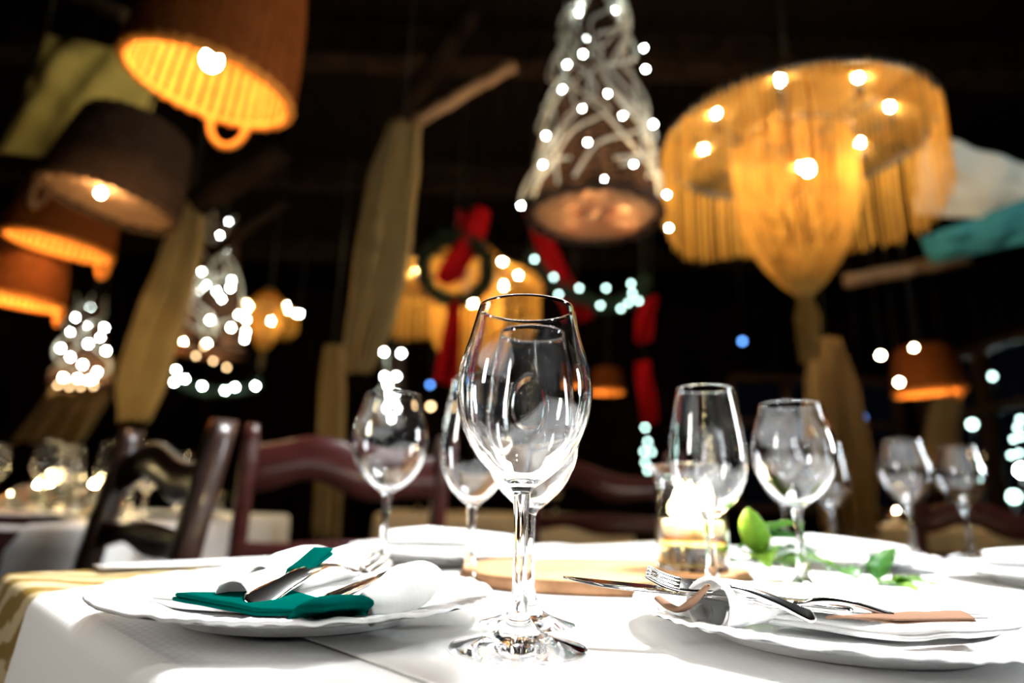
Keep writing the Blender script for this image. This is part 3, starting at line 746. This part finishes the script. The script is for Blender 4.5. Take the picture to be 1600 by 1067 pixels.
def wicker_lamp(label, c, R, h, tilt=(0, 0, 0), wick=WICK, bulb_z=.06, lit=True, bulb_r=.026, ha=PI / 2, group='wicker basket lamps', bulb_xy=(0, 0), bmat=None):
    L = thing('wicker_lamp', label, 'lamp', c, 0, group); L.rotation_euler = tilt
    prof = lambda t: R * (1 - .26 * t ** 1.5) * (1 if t < .85 else max(.12, math.cos((t - .85) / .15 * PI / 2 * .92)))
    rows = max(10, int(h / .0105)); n = 40
    MB().lathe([(max(prof(j / 64) - .004 - .0022 * (j % 2), .002), h * j / 64) for j in range(65)], 64).build('woven_lining', wick, L)
    basket(MB(), R, h, 0, rows, n, .0052, lambda t: prof(t) + .003).build('woven_basket', WICKR if wick is WICK else wick, L)  # outer weave coloured darker than the lining so the outside looks unlit
    stakes_mesh(R, h, n, .0075, lambda t: prof(t) - .002).build('stakes', WICKR if wick is WICK else wick, L)
    MB().tube([((R + .004 * math.sin(k * 2.4)) * math.cos(2 * PI * k / 90), (R + .004 * math.sin(k * 2.4)) * math.sin(2 * PI * k / 90), .004 * math.cos(k * 2.4)) for k in range(90)], .011, 8, closed=True).build('braided_rim', wick, L)
    hp = []
    for k in range(15):
        q = PI * k / 14; b = ha + .26 * math.cos(q)
        hp.append((R * math.cos(b), R * math.sin(b), -.072 * math.sin(q) * R / .19))
    MB().tube(hp, .010, 8).build('handle_loop', wick, L)
    sk = MB().lathe([(1e-4, bulb_z + .085), (.018, bulb_z + .085), (.018, bulb_z + .03), (.015, bulb_z + .026), (1e-4, bulb_z + .026)], 16, c=(bulb_xy[0], bulb_xy[1], 0)).build('socket', BLACK, L)
    MB().tube([(bulb_xy[0], bulb_xy[1], bulb_z + .08), (0, 0, h), (0, 0, CEILZ - c[2])], .0045, 6).build('cord', BLACK, L)
    if lit: bulb(sk, (bulb_xy[0], bulb_xy[1], bulb_z), bulb_r, bmat or BULB, 'bulb', 1.15)
    return L
ha = math.radians(100)
wicker_lamp('large glowing wicker basket lamp with a handle loop at the upper left', (-.737, 1.34, CZ + .931), .185, .36, (math.radians(4), math.radians(9), 0), ha=ha, bulb_z=.055, bulb_r=.022, bulb_xy=(.0, -.02))
wicker_lamp('middle glowing wicker lamp at the left edge, below the unlit basket', (-1.83, 2.42, CZ + .93), .185, .30, (math.radians(2), math.radians(7), 0), ha=math.radians(60), bulb_z=.06, bulb_r=.018)
wicker_lamp('lowest glowing wicker lamp at the left edge of the photo', at(25, 470, 2.75), .17, .26, (math.radians(2), math.radians(5), 0), ha=math.radians(50), bulb_z=.10, bulb_r=.024)
DARKL = wicker_lamp('dark barely lit basket lamp hanging above the other lamps at the left', at(172, 318, 1.95), .185, .30, (math.radians(-2), math.radians(9), 0), wick=WICKB, ha=math.radians(200), bulb_z=-.018, bulb_r=.010, bulb_xy=(.05, -.115))
m = MB()
for i in range(7): m.tube([(.025 * (i + .6) * math.cos(2 * PI * k / 40), .025 * (i + .6) * math.sin(2 * PI * k / 40), .012 + .006 * ((k + i) % 2)) for k in range(40)], .008, 5, closed=True)
for k in range(16): m.tube([(.01 * math.cos(2 * PI * k / 16), .01 * math.sin(2 * PI * k / 16), .015), (.18 * math.cos(2 * PI * k / 16), .18 * math.sin(2 * PI * k / 16), .012)], .006, 5)
m.build('woven_base', WICKP, DARKL)
wicker_lamp('small orange basket lamp with several bulbs at the far right', at(1452, 612, 3.5), .17, .27, (0, math.radians(-4), 0), ha=math.radians(280), bulb_z=.05, bulb_r=.018)
wicker_lamp('distant orange basket lamp peeping out just right of the front glass', at(948, 612, 4.6), .12, .18, (0, 0, 0), ha=math.radians(280), bulb_z=.04, bulb_r=.014)

# ------------------------------------------------------------------ basket cones wrapped in string lights
def fairy_basket(label, c, R, h, leds, zf, scale=1.0, mat=LED, led_r=.0062, wires=15, top=.34, warm=7, nest=WICKD, warm_px=()):
    L = thing('string_light_basket', label, 'lamp', c, 0, 'baskets wrapped in string lights')
    prof = lambda t: R * (1 - (1 - top) * t ** .8)
    basket(MB(), R, h, 0, int(h / .022 / scale) or 4, 26, .0048 * scale, prof).build('woven_cone', nest, L)
    stakes_mesh(R, h, 26, .0045 * scale, prof).build('stakes', nest, L)
    m = MB(); rr = [R * q for q in (.16, .3, .44, .58, .72, .86)]
    for i, r in enumerate(rr):
        m.tube([(r * math.cos(2 * PI * k / 48), r * math.sin(2 * PI * k / 48), .004 * ((k + i) % 2)) for k in range(48)], .0065 * scale, 6, closed=True)
    for k in range(18):
        a = 2 * PI * k / 18; m.tube([(R * .06 * math.cos(a), R * .06 * math.sin(a), .008), (R * .99 * math.cos(a), R * .99 * math.sin(a), .004)], .0042 * scale, 5)
    m.lathe([(.004, .016), (R * .5, .015), (R * .97, .014)], 40)
    m.build('woven_base', WICKP, L)
    MB().tube([((R + .004) * math.cos(2 * PI * k / 60), (R + .004) * math.sin(2 * PI * k / 60), .005 * math.cos(k * 2.2)) for k in range(60)], .013 * scale, 6, closed=True).build('braided_rim', nest, L)
    rnd = random.Random(int(c[0] * 1000))
    m = MB()
    for w_ in range(wires):
        a0 = rnd.uniform(-PI, 0); pts = []; ph = rnd.uniform(0, 6)
        for j in range(11):
            t = 1.02 - j / 10 * rnd.uniform(.9, 1.0)
            a = a0 + .55 * math.sin(j * .9 + ph) + rnd.uniform(-.25, .25)
            r = prof(max(0, t)) + rnd.uniform(.012, .05) * scale
            pts.append((r * math.cos(a), r * math.sin(a), h * max(-.02, t)))
        m.tube(smooth_path(pts, 4), rnd.uniform(.0035, .006) * scale, 5)
    m.build('white_wire', WHITETUBE, L)
    for x, y in leds:
        bulb(L, at(x, y, zf(y)) - Vector(c), led_r * rnd.uniform(.9, 1.15), mat, 'light_bulb')
    for k in range(warm): bulb(L, (R * (.15 + .65 * k / warm) * math.cos(k * 2.4 - 1.2), R * (.15 + .65 * k / warm) * math.sin(k * 2.4 - 1.2), .04 * scale), .018 * scale / max(1, warm) ** .5, BULB2, 'inner_bulb')
    for x, y in warm_px: bulb(L, at(x, y, zf(y)) - Vector(c), led_r * 1.05, LEDW, 'warm_light_bulb')
    MB().tube([(0, 0, h * .9), (0, 0, CEILZ - c[2])], .004, 6).build('cord', BLACK, L)
    return L
fairy_basket('big tapering basket wrapped in white string lights at the top centre', Vector((.241, 1.80, CZ + .838)), .195, .72,
    [(908, 8), (905, 20), (960, 17), (918, 60), (911, 84), (886, 101), (879, 140), (966, 99), (1006, 75), (1009, 108), (949, 146), (910, 170), (973, 181), (853, 212), (1021, 194), (918, 222), (848, 257), (990, 256), (814, 321), (1042, 304), (1045, 356), (931, 278), (944, 278)],
    lambda y: lerp(2.06, 1.76, y / 330), led_r=.0046)
fairy_basket('middle sized basket cone of string lights above the dark chair', at(322, 552, 3.6), .20, .80,
    [(357, 347), (344, 367), (351, 389), (316, 425), (311, 453), (323, 445), (362, 438), (360, 450), (339, 456), (346, 467), (294, 476), (290, 482), (328, 500), (373, 492), (385, 500), (361, 512), (384, 518), (382, 530)],
    lambda y: lerp(3.75, 3.38, (y - 340) / 200), led_r=.0072, wires=9, warm=3, scale=1.1, warm_px=[(319, 541), (306, 556), (333, 564), (354, 574)])
fairy_basket('small basket cone of string lights low at the left', at(122, 603, 4.4), .19, .62,
    [(141, 479), (118, 496), (137, 510), (109, 519), (163, 512), (157, 527), (138, 537), (95, 544), (166, 548), (110, 558), (129, 570), (152, 581)],
    lambda y: lerp(4.5, 4.18, (y - 470) / 120), led_r=.0088, wires=3, warm=4, scale=1.2, warm_px=[(90, 602), (108, 604), (126, 604), (146, 603)])
fairy_basket('farthest basket cone of string lights behind the left wine glass', at(612, 664, 5.4), .15, .62,
    [(600, 550), (627, 552), (619, 588), (601, 588), (606, 601), (606, 618), (619, 616), (604, 629), (617, 633), (599, 641), (625, 643), (611, 657)],
    lambda y: lerp(5.5, 5.2, (y - 550) / 110), led_r=.0118, wires=2, warm=0, scale=1.2)
def light_strand(label, px, Z, r, mat, wire=True, group='hanging strands of lights', garland=None):
    ps = [at(x, y, Z) for x, y in px]; c = ps[0].copy(); L = thing('string_lights', label, 'lights', c, 0, group)
    tp = Vector((0, 0, CEILZ - c.z))
    MB().tube([tp] + [p - c for p in ps], .003, 5).build('wire', BLACK, L)
    for i, p in enumerate(ps): bulb(L, p - c, r, mat, 'light_bulb')
    return L
light_strand('strand of dim whitish lights between the candle vase and the front glass', [(1008, 668), (1012, 690), (1006, 705), (1018, 706), (1008, 722), (1012, 735)], 5.0, .013, LEDD)
light_strand('strand of bluish lights at the right edge of the photo', [(1594, 655), (1590, 668), (1596, 682), (1584, 686), (1592, 708), (1580, 711)], 5.0, .014, LEDD)

# lit fir garlands
def garland(label, px, Z, lights, r, mat, gr=.035):
    ps = smooth_path([at(x, y, Z + .03) for x, y in px], 10); c = ps[0].copy()
    G = thing('fir_garland', label, 'garland', c, 0, 'lit fir garlands')
    m = MB(); rnd = random.Random(3)
    m.tube([p - c for p in ps], .008, 6)
    for i in range(len(ps) - 1):
        for k in range(26):
            p = ps[i].lerp(ps[i + 1], rnd.random()) - c
            d = Vector((rnd.gauss(0, 1), rnd.gauss(0, 1), rnd.gauss(0, 1))).normalized() * gr * rnd.uniform(.6, 1.2)
            m.tube([p, p + d], [.004, .0008], 3, cap=False)
    m.build('fir_branch', FIR, G)
    for q in (0, -1):
        e = ps[q] - c; MB().tube([e, (e.x, e.y, CEILZ - c.z)], .003, 5).build('hanging_cord', BLACK, G)
    for x, y in lights: bulb(G, at(x, y, Z - .015) - c, r, mat, 'light_bulb')
    return G
garland('fir garland with bluish white lights below the big string light basket', [(828, 398), (860, 440), (905, 466), (950, 478), (990, 465), (1004, 440)], 2.9,
    [(835, 405), (865, 433), (873, 460), (905, 450), (938, 477), (947, 450), (986, 443), (988, 458), (982, 473), (970, 482), (998, 470)], .0075, LEDD, .05)
garland('fir garland with white lights under the middle string light basket', [(262, 585), (300, 606), (352, 612), (405, 600)], 3.3,
    [(272, 597), (275, 578), (289, 592), (316, 603), (352, 610), (367, 605), (399, 603), (464, 490)], .0078, LED, .04)

# ------------------------------------------------------------------ string fringe chandeliers
def chandelier(label, c, R=.45, strands=250, drop=.285, mat=STRING, group='string fringe chandeliers'):
    L = thing('string_chandelier', label, 'chandelier', c, 0, group)
    m = MB()
    m.tube([(R * math.cos(2 * PI * k / 80), R * math.sin(2 * PI * k / 80), 0) for k in range(80)], .010, 8, closed=True)
    m.tube([(.2 * math.cos(2 * PI * k / 48), .2 * math.sin(2 * PI * k / 48), -.02) for k in range(48)], .006, 6, closed=True)
    for k in range(6):
        a = 2 * PI * k / 6; m.tube([(0, 0, -.02), (R * math.cos(a), R * math.sin(a), 0)], .006, 6)
    m.tube([(0, 0, -.06), (0, 0, .36), (0, 0, CEILZ - c[2])], .009, 8)
    m.build('ring_frame', BLACK, L)
    rnd = random.Random(5)
    m = MB()
    for k in range(strands):
        a = 2 * PI * (k + rnd.uniform(-1.3, 1.3)) / strands; r = R + rnd.uniform(-.006, .010)
        d = drop * rnd.uniform(.92, 1.05) * (1 + .12 * math.sin(a * 3 + 1))
        m.tube([(r * math.cos(a), r * math.sin(a), .006), (r * math.cos(a + .01), r * math.sin(a + .01), -d * .5), (r * math.cos(a), r * math.sin(a), -d)], .0024, 4, cap=False)
    m.build('string_fringe', mat, L)['kind'] = 'stuff'
    pr = [(.200, .0), (.197, -.10), (.192, -.20), (.180, -.30), (.155, -.39), (.112, -.47), (.065, -.535), (.030, -.57), (.022, -.58)]
    m = MB(); n2 = int(strands * .62)
    for k in range(n2):
        a = 2 * PI * (k + rnd.uniform(-1.2, 1.2)) / n2; q = rnd.uniform(.88, 1.06)
        m.tube([(r * q * math.cos(a), r * q * math.sin(a), z) for r, z in pr], .0024, 4, cap=False)
    m.build('gathered_strings', mat, L)['kind'] = 'stuff'
    m = MB()
    for k in range(70):
        a = rnd.uniform(0, 2 * PI); q = rnd.uniform(.2, 1)
        m.tube([(.02 * q * math.cos(a), .02 * q * math.sin(a), -.575), (.042 * q * math.cos(a), .042 * q * math.sin(a), -.66), (.035 * q * math.cos(a), .035 * q * math.sin(a), -.80 * rnd.uniform(.95, 1.02))], .0026, 4, cap=False)
    m.lathe([(.024, -.57), (.027, -.58), (.024, -.59)], 16)
    m.build('tassel', STRINGD, L)
    m = MB()
    for k in range(170):
        a = 2 * PI * k / 170
        m.tube([(R * math.cos(a), R * math.sin(a), .004), (R * .62 * math.cos(a), R * .62 * math.sin(a), .07), (.05 * math.cos(a), .05 * math.sin(a), .30)], .0034, 4, cap=False)
    m.build('upper_strings', STRINGD, L)  # dim light on the upper cone put into a darker string colour
    for k in range(8):
        a = 2 * PI * (k + .35) / 8; x, y = .31 * math.cos(a), .31 * math.sin(a)
        arm = MB().lathe([(1e-4, -.02), (.011, -.02), (.011, .03), (1e-4, .03)], 10, c=(x, y, 0)).tube([(x, y, -.01), (x * .65, y * .65, -.02)], .005, 5).build('candle_arm', BLACK, L)
        bulb(arm, (x, y, .055), .0105, BULB2, 'bulb', 1.4)
    bulb(L, (0, -.10, -.16), .015, BULB2, 'bulb', 1.4)
    return L
ch = chandelier('big ochre string fringe chandelier with a hanging tassel at the upper right', Vector((.985, 2.06, CZ + 1.27)))
c2 = dup(ch, at(728, 440, 3.5), .5, 'distant ochre string chandelier behind the wreath and red ribbons', 'string fringe chandeliers'); c2.scale = (.92, .92, .92)
c3 = dup(ch, at(418, 485, 5.4), 1.1, 'farthest small string chandelier beside the middle string light basket', 'string fringe chandeliers'); c3.scale = (.56, .56, .62)
for c_ in (c2, c3):
    for q in [q for q in c_.children_recursive if q.name.startswith('bulb')]:
        lx = math.cos(math.atan2(q.location.y, q.location.x) + c_.rotation_euler.z)
        if q.location.z > 0 and abs(lx) < (.55 if c_ is c2 else .8): bpy.data.objects.remove(q)
    for q in c_.children:
        if q.name.startswith('upper_strings'): q.material_slots[0].link = 'OBJECT'; q.material_slots[0].material = STRING  # lit look of the far cones put into a brighter string colour

# wreath and ribbons
def ribbon(m, path, w, flat=Vector((1, 0, 0)), wave=.1):
    ps = smooth_path(path, 8); n = len(ps)
    m.grid(lambda u, v: ps[round(v * (n - 1))] + flat * ((u - .5) * (w if not callable(w) else w(v))) + Vector((0, wave * .2 * math.sin(u * 7 + v * 5), 0)), 8, n - 1)
    return m
c = at(712, 420, 3.0); wr = thing('christmas_wreath', 'dark round wreath with red ribbon in front of the far chandelier', 'wreath', c)
m = MB(); rnd = random.Random(9)
for k in range(2600):
    a = rnd.uniform(0, 2 * PI); p = Vector((.155 * math.cos(a), rnd.gauss(0, .012), .155 * math.sin(a)))
    d = Vector((rnd.gauss(0, 1), rnd.gauss(0, .7), rnd.gauss(0, 1))).normalized() * rnd.uniform(.03, .06)
    m.tube([p, p + d], [.005, .001], 3, cap=False)
m.build('fir_ring', FIR, wr)
m = MB(); ribbon(m, [Vector((.07, .03, .32)), Vector((.05, .0, .15)), Vector((.0, -.03, .0)), Vector((-.02, -.03, -.08))], lambda v: .16 - .04 * v, wave=.2)
m.build('ribbon', RED, wr, solid=.002)
m = MB(); ribbon(m, [Vector((.0, -.03, -.17)), Vector((.0, -.04, -.30)), Vector((-.005, -.03, -.55))], lambda v: .05 + .06 * v, wave=.2)
m.build('ribbon_tail', RED, wr, solid=.002)
MB().tube([(0, 0, .15), (0, 0, CEILZ - c.z)], .003, 5).build('hanging_cord', BLACK, wr)
def cord(o, p=(0, 0, 0)):                      # dark cord from a hanging thing up to the ceiling
    MB().tube([p, (p[0], p[1], CEILZ - o.location.z)], .003, 5).build('hanging_cord', BLACK, o)
def red_drape(label, px, Z, w):
    ps = [at(x, y, Z) for x, y in px]; c = ps[0].copy()
    m = MB(); ribbon(m, [p - c for p in ps], w, wave=.2)
    o = m.build('red_ribbon', RED, loc=c, solid=.002); cord(o); return tag(o, label, 'ribbon', 'red ribbons')
red_drape('red ribbon running diagonally down right of the far chandelier', [(835, 330), (862, 400), (885, 455), (912, 500)], 3.05, .10)
red_drape('red ribbon tail hanging right of the garland', [(1018, 465), (1008, 500), (1003, 535)], 3.4, .09)
red_drape('red ribbon hanging low between the front glass and the candle vase', [(1006, 565), (1010, 610), (1013, 662)], 3.4, .085)

# ------------------------------------------------------------------ drapes
def drape(name, label, keys, Z, mat, pleats=6, depth=.03, dz=0, group='beige drapes'):
    """keys: (px, py, width in px) from the top down; a pleated cloth of real size hung there"""
    ks = [(at(x, y, Z + dz * i), wpx * Z / 1000) for i, (x, y, wpx) in enumerate(keys)]
    ps = smooth_path([k[0] for k in ks], 8); n = len(ps); c = ps[0].copy()
    def W(v):
        f = v * (len(ks) - 1); i = min(int(f), len(ks) - 2); f -= i; f = f * f * (3 - 2 * f); return lerp(ks[i][1], ks[i + 1][1], f)
    def fn(u, v):
        p = ps[round(v * (n - 1))] - c; ww = W(v); x = (u - .5) * ww
        ph = u * pleats * 2 * PI + .8 * math.sin(v * 3)
        return p + Vector((x, depth * math.sin(ph) - .12 * ww * math.cos((u - .5) * PI) - .3 * depth * math.sin(ph * 2.3 + v * 4), .02 * math.sin(ph) * (v > .97)))
    m = MB(); m.grid(fn, pleats * 12, n - 1)
    o = m.build(name, mat, loc=c, solid=.003); cord(o, (0, -.1 * ks[0][1], 0)); return tag(o, label, 'curtain', group)
drape('curtain', 'long beige curtain hanging left of the front glasses', [(632, 195, 50), (612, 290, 80), (596, 400, 88), (580, 490, 78), (565, 545, 62), (562, 578, 40)], 2.3, CURT, 6, .025)
drape('curtain', 'beige curtain hanging between the two left string light baskets', [(300, 320, 40), (280, 400, 62), (248, 500, 78), (222, 590, 80), (212, 655, 50)], 2.9, CURT, 5, .03)
drape('curtain', 'narrow pale curtain hanging to the floor behind the mahogany chair', [(522, 540, 30), (518, 620, 42), (514, 720, 44), (508, 840, 44)], 3.0, CURT, 3, .02)
drape('curtain', 'tan curtain hanging right of the two clear glasses', [(1288, 530, 40), (1302, 620, 78), (1318, 720, 90), (1330, 835, 84)], 2.75, TANC, 5, .03)
drape('curtain', 'dim tan curtain low at the left below the small string light basket', [(150, 560, 60), (110, 630, 100), (70, 690, 110)], 4.7, TANC, 4, .04)
drape('curtain', 'orange brown curtain beside the window at the far right', [(1478, 620, 44), (1474, 680, 50), (1472, 740, 50)], 4.3, TANC, 3, .03)
def panel(name, label, quad, Z, mat, cat, sag=.05, zs=(0, 0, 0, 0)):
    q = [at(x, y, Z + d) for (x, y), d in zip(quad, zs)]; c = q[0].copy()
    m = MB(); m.grid(lambda u, v: q[0].lerp(q[1], u).lerp(q[3].lerp(q[2], u), v) - c + FW * (-sag * math.sin(PI * u) * math.sin(PI * v) + .012 * math.sin(u * 17 + v * 3) + .02 * noise.noise((u * 5, v * 5, Z))), 24, 24)
    o = m.build(name, mat, loc=c, solid=.004)
    for p in q[:2]: cord(o, p - c)
    return tag(o, label, cat)
panel('canvas_panel', 'olive canvas panel stretched under the roof at the upper left', [(72, 52), (262, 92), (210, 262), (-6, 238)], 2.55, OLIVE, 'canvas', .06, (0, .1, .1, 0))
panel('canvas_panel', 'pale canvas panel behind the big chandelier at the right edge', [(1440, 205), (1640, 268), (1640, 350), (1430, 335)], 3.0, PALE, 'canvas', .04, (0, -.2, -.2, 0))
TEALC = cloth('teal_glow_canvas', (.06, .26, .28), 200, 0, .2)  # a teal glow put into the cloth colour of an added strip
panel('canvas_panel', 'teal glow painted as a canvas strip below the pale panel at the right edge', [(1440, 372), (1640, 296), (1640, 372), (1456, 412)], 2.98, TEALC, 'canvas', .03, (0, -.2, -.2, 0))

# peeled logs and poles under the roof
def log(label, a, b, r, mat=LOG, seg=14):
    a, b = Vector(a), Vector(b); c = (a + b) / 2; n = 12
    pts = [a.lerp(b, i / n) - c + Vector((.008 * noise.noise((i * .7, 1, r * 90)), 0, .010 * noise.noise((i * .6, 4, r * 50)))) for i in range(n + 1)]
    o = MB().tube(pts, [r * (1 + .12 * noise.noise((i * .9, 2, 8))) for i in range(n + 1)], seg).build('roof_log', mat, loc=c)
    return tag(o, label, 'log', 'peeled logs under the roof')
log('pale peeled log sloping up above the long beige curtain', at(650, 190, 2.4), at(802, 102, 2.5), .024)
log('peeled log running below the big chandelier at the right', at(1322, 440, 3.2), at(1512, 402, 3.2), .036)
log('dark log with a pale end right of the big wicker lamp', at(310, 318, 2.5), at(440, 235, 2.4), .055, BEAM)
log('thin dark pole pointing at the middle string light basket', at(330, 395, 2.6), at(446, 316, 2.5), .022, BEAM)
log('log end showing left of the big wicker lamp top', at(60, -40, 2.4), at(200, 28, 2.4), .03, BEAM)
log('grey roof pole sloping down behind the long beige curtain', at(618, 190, 2.9), at(735, 20, 2.9), .05, BEAM)

# small coloured lights in the dark
def pendant(label, x, y, Z, r, mat):
    c = at(x, y, Z); L = thing('pendant_light', label, 'light', c, 0, 'small pendant lights')
    bulb(L, (0, 0, 0), r, mat, 'bulb')
    MB().lathe([(1e-4, r * 2.4), (r * .7, r * 2.4), (r * .7, r * .8), (1e-4, r * .8)], 12).build('socket', BLACK, L)
    MB().tube([(0, 0, r * 2), (0, 0, CEILZ - c.z)], .003, 5).build('cord', BLACK, L)
pendant('single blue light in the dark left of the chandelier tassel', 1160, 533, 4.5, .016, LEDB)
pendant('single pale blue light right of the tan curtain', 1348, 652, 4.5, .018, LEDB)
pendant('faint blue light above the slim glass left of the front pair', 672, 601, 4.5, .014, LEDB)
pendant('orange light just above the rim of the front glass', 897, 485, 3.8, .013, LEDO)
pendant('warm round light left of the small orange basket lamp', 1376, 555, 3.4, .014, PEND)
pendant('warm round light on top of the small orange basket lamp', 1428, 543, 3.25, .011, PEND)
pendant('warm round light low at the left of the small orange basket lamp', 1405, 597, 3.2, .013, PEND)
pendant('warm light right of the far string chandelier', 468, 490, 4.5, .010, LED)
pendant('small amber light beside the left wine glass rim', 673, 635, 4.5, .016, LEDW)
pendant('faint amber light low beside the left wine glass stem', 615, 805, 3.6, .011, LEDW)
OUTY = [0]
def outdoor(label, x, y, r, mat, Y=9.5):
    OUTY[0] += 1; Y += .45 * OUTY[0]
    d = ray(x, y); c = EYE + d * (Y / d.y)
    L = thing('outdoor_lamp', label, 'lamp', c, 0, 'night lights outside the windows')
    bulb(L, (0, 0, 0), r, mat, 'lamp_globe')
    MB().tube([(0, 0, -r), (0, 0, -c.z - .0)], .03, 8).build('lamp_post', BLACK, L)
outdoor('yellowish street light outside the right window', 1545, 713, .07, LEDW)
outdoor('cyan street light outside the right window', 1558, 755, .075, LEDC)
outdoor('white street light at the right edge of the photo', 1597, 735, .08, LED)
outdoor('pale green street light low at the right edge', 1584, 776, .08, LEDD)
outdoor('pale street light above the yellowish one', 1519, 663, .06, LEDD)
outdoor('faint white street light high in the right window', 1550, 588, .045, LEDD)
struct(MB().box((0, 11, -.06), (30, 6.9, .1)).build('ground_outside', FLOOR, smooth=False), 'dark ground outside the windows')

# ------------------------------------------------------------------ light
def area(name, loc, target, sx, sy, energy, col, spread=PI):
    d = bpy.data.lights.new(name, 'AREA'); d.shape = 'RECTANGLE'; d.size = sx; d.size_y = sy; d.energy = energy; d.color = col; d.spread = spread
    o = bpy.data.objects.new(name, d); COL.objects.link(o); o.location = loc
    o.rotation_euler = (Vector(target) - Vector(loc)).to_track_quat('-Z', 'Y').to_euler(); return o
def spot(name, loc, target, energy, col, size, blend=.6, r=.05):
    d = bpy.data.lights.new(name, 'SPOT'); d.energy = energy; d.color = col; d.spot_size = math.radians(size); d.spot_blend = blend; d.shadow_soft_size = r
    o = bpy.data.objects.new(name, d); COL.objects.link(o); o.location = loc
    o.rotation_euler = (Vector(target) - Vector(loc)).to_track_quat('-Z', 'Y').to_euler(); return o
KEY = area('assumed_key_light', (.80, 1.0, 2.65), (.1, .55, .75), .28, .7, 42, (.95, .98, 1), math.radians(80))  # assumed overhead key on the table, out of view, no strip fixture built
area('assumed_side_light', (2.7, 1.0, 1.42), (0, .5, 1.0), .26, .85, 15, (.9, .96, 1), math.radians(120))  # assumed unseen source for the streaks in the glasses; no window there
area('left_fill_light', (-2.2, -.3, 1.6), (0, .5, .95), .25, .8, 1.6, (1, .93, .85), math.radians(38))  # unseen fill added for the left glass edges and the cloth side
spot('assumed_warm_spot', (.35, .1, 2.9), (.1, .5, .75), 42, (1, .93, .82), 30, .8, .06)  # assumed warm spot over the table, unseen, without a fixture
spot('canvas_fill_spot', at(330, -40, 2.15), at(80, 150, 2.6), 13, (1, .85, .5), 70, .9)  # added spot that brightens the olive panel, no fixture there
spot('drape_fill_spot', (2.2, 1.4, 2.9), at(1580, 310, 2.9), 30, (.75, .95, 1), 50, .8)  # added spot that lifts the pale and teal panels, no lamp there
spot('curtain_fill_spot', (.1, 1.0, 2.95), at(580, 520, 2.3), 17, (1, .88, .65), 30, .8)  # added warm fill on the long beige curtain, no lamp there
W = bpy.data.worlds.new('night'); S.world = W; W.use_nodes = True
W.node_tree.nodes['Background'].inputs[0].default_value = (.012, .016, .03, 1); W.node_tree.nodes['Background'].inputs[1].default_value = .06
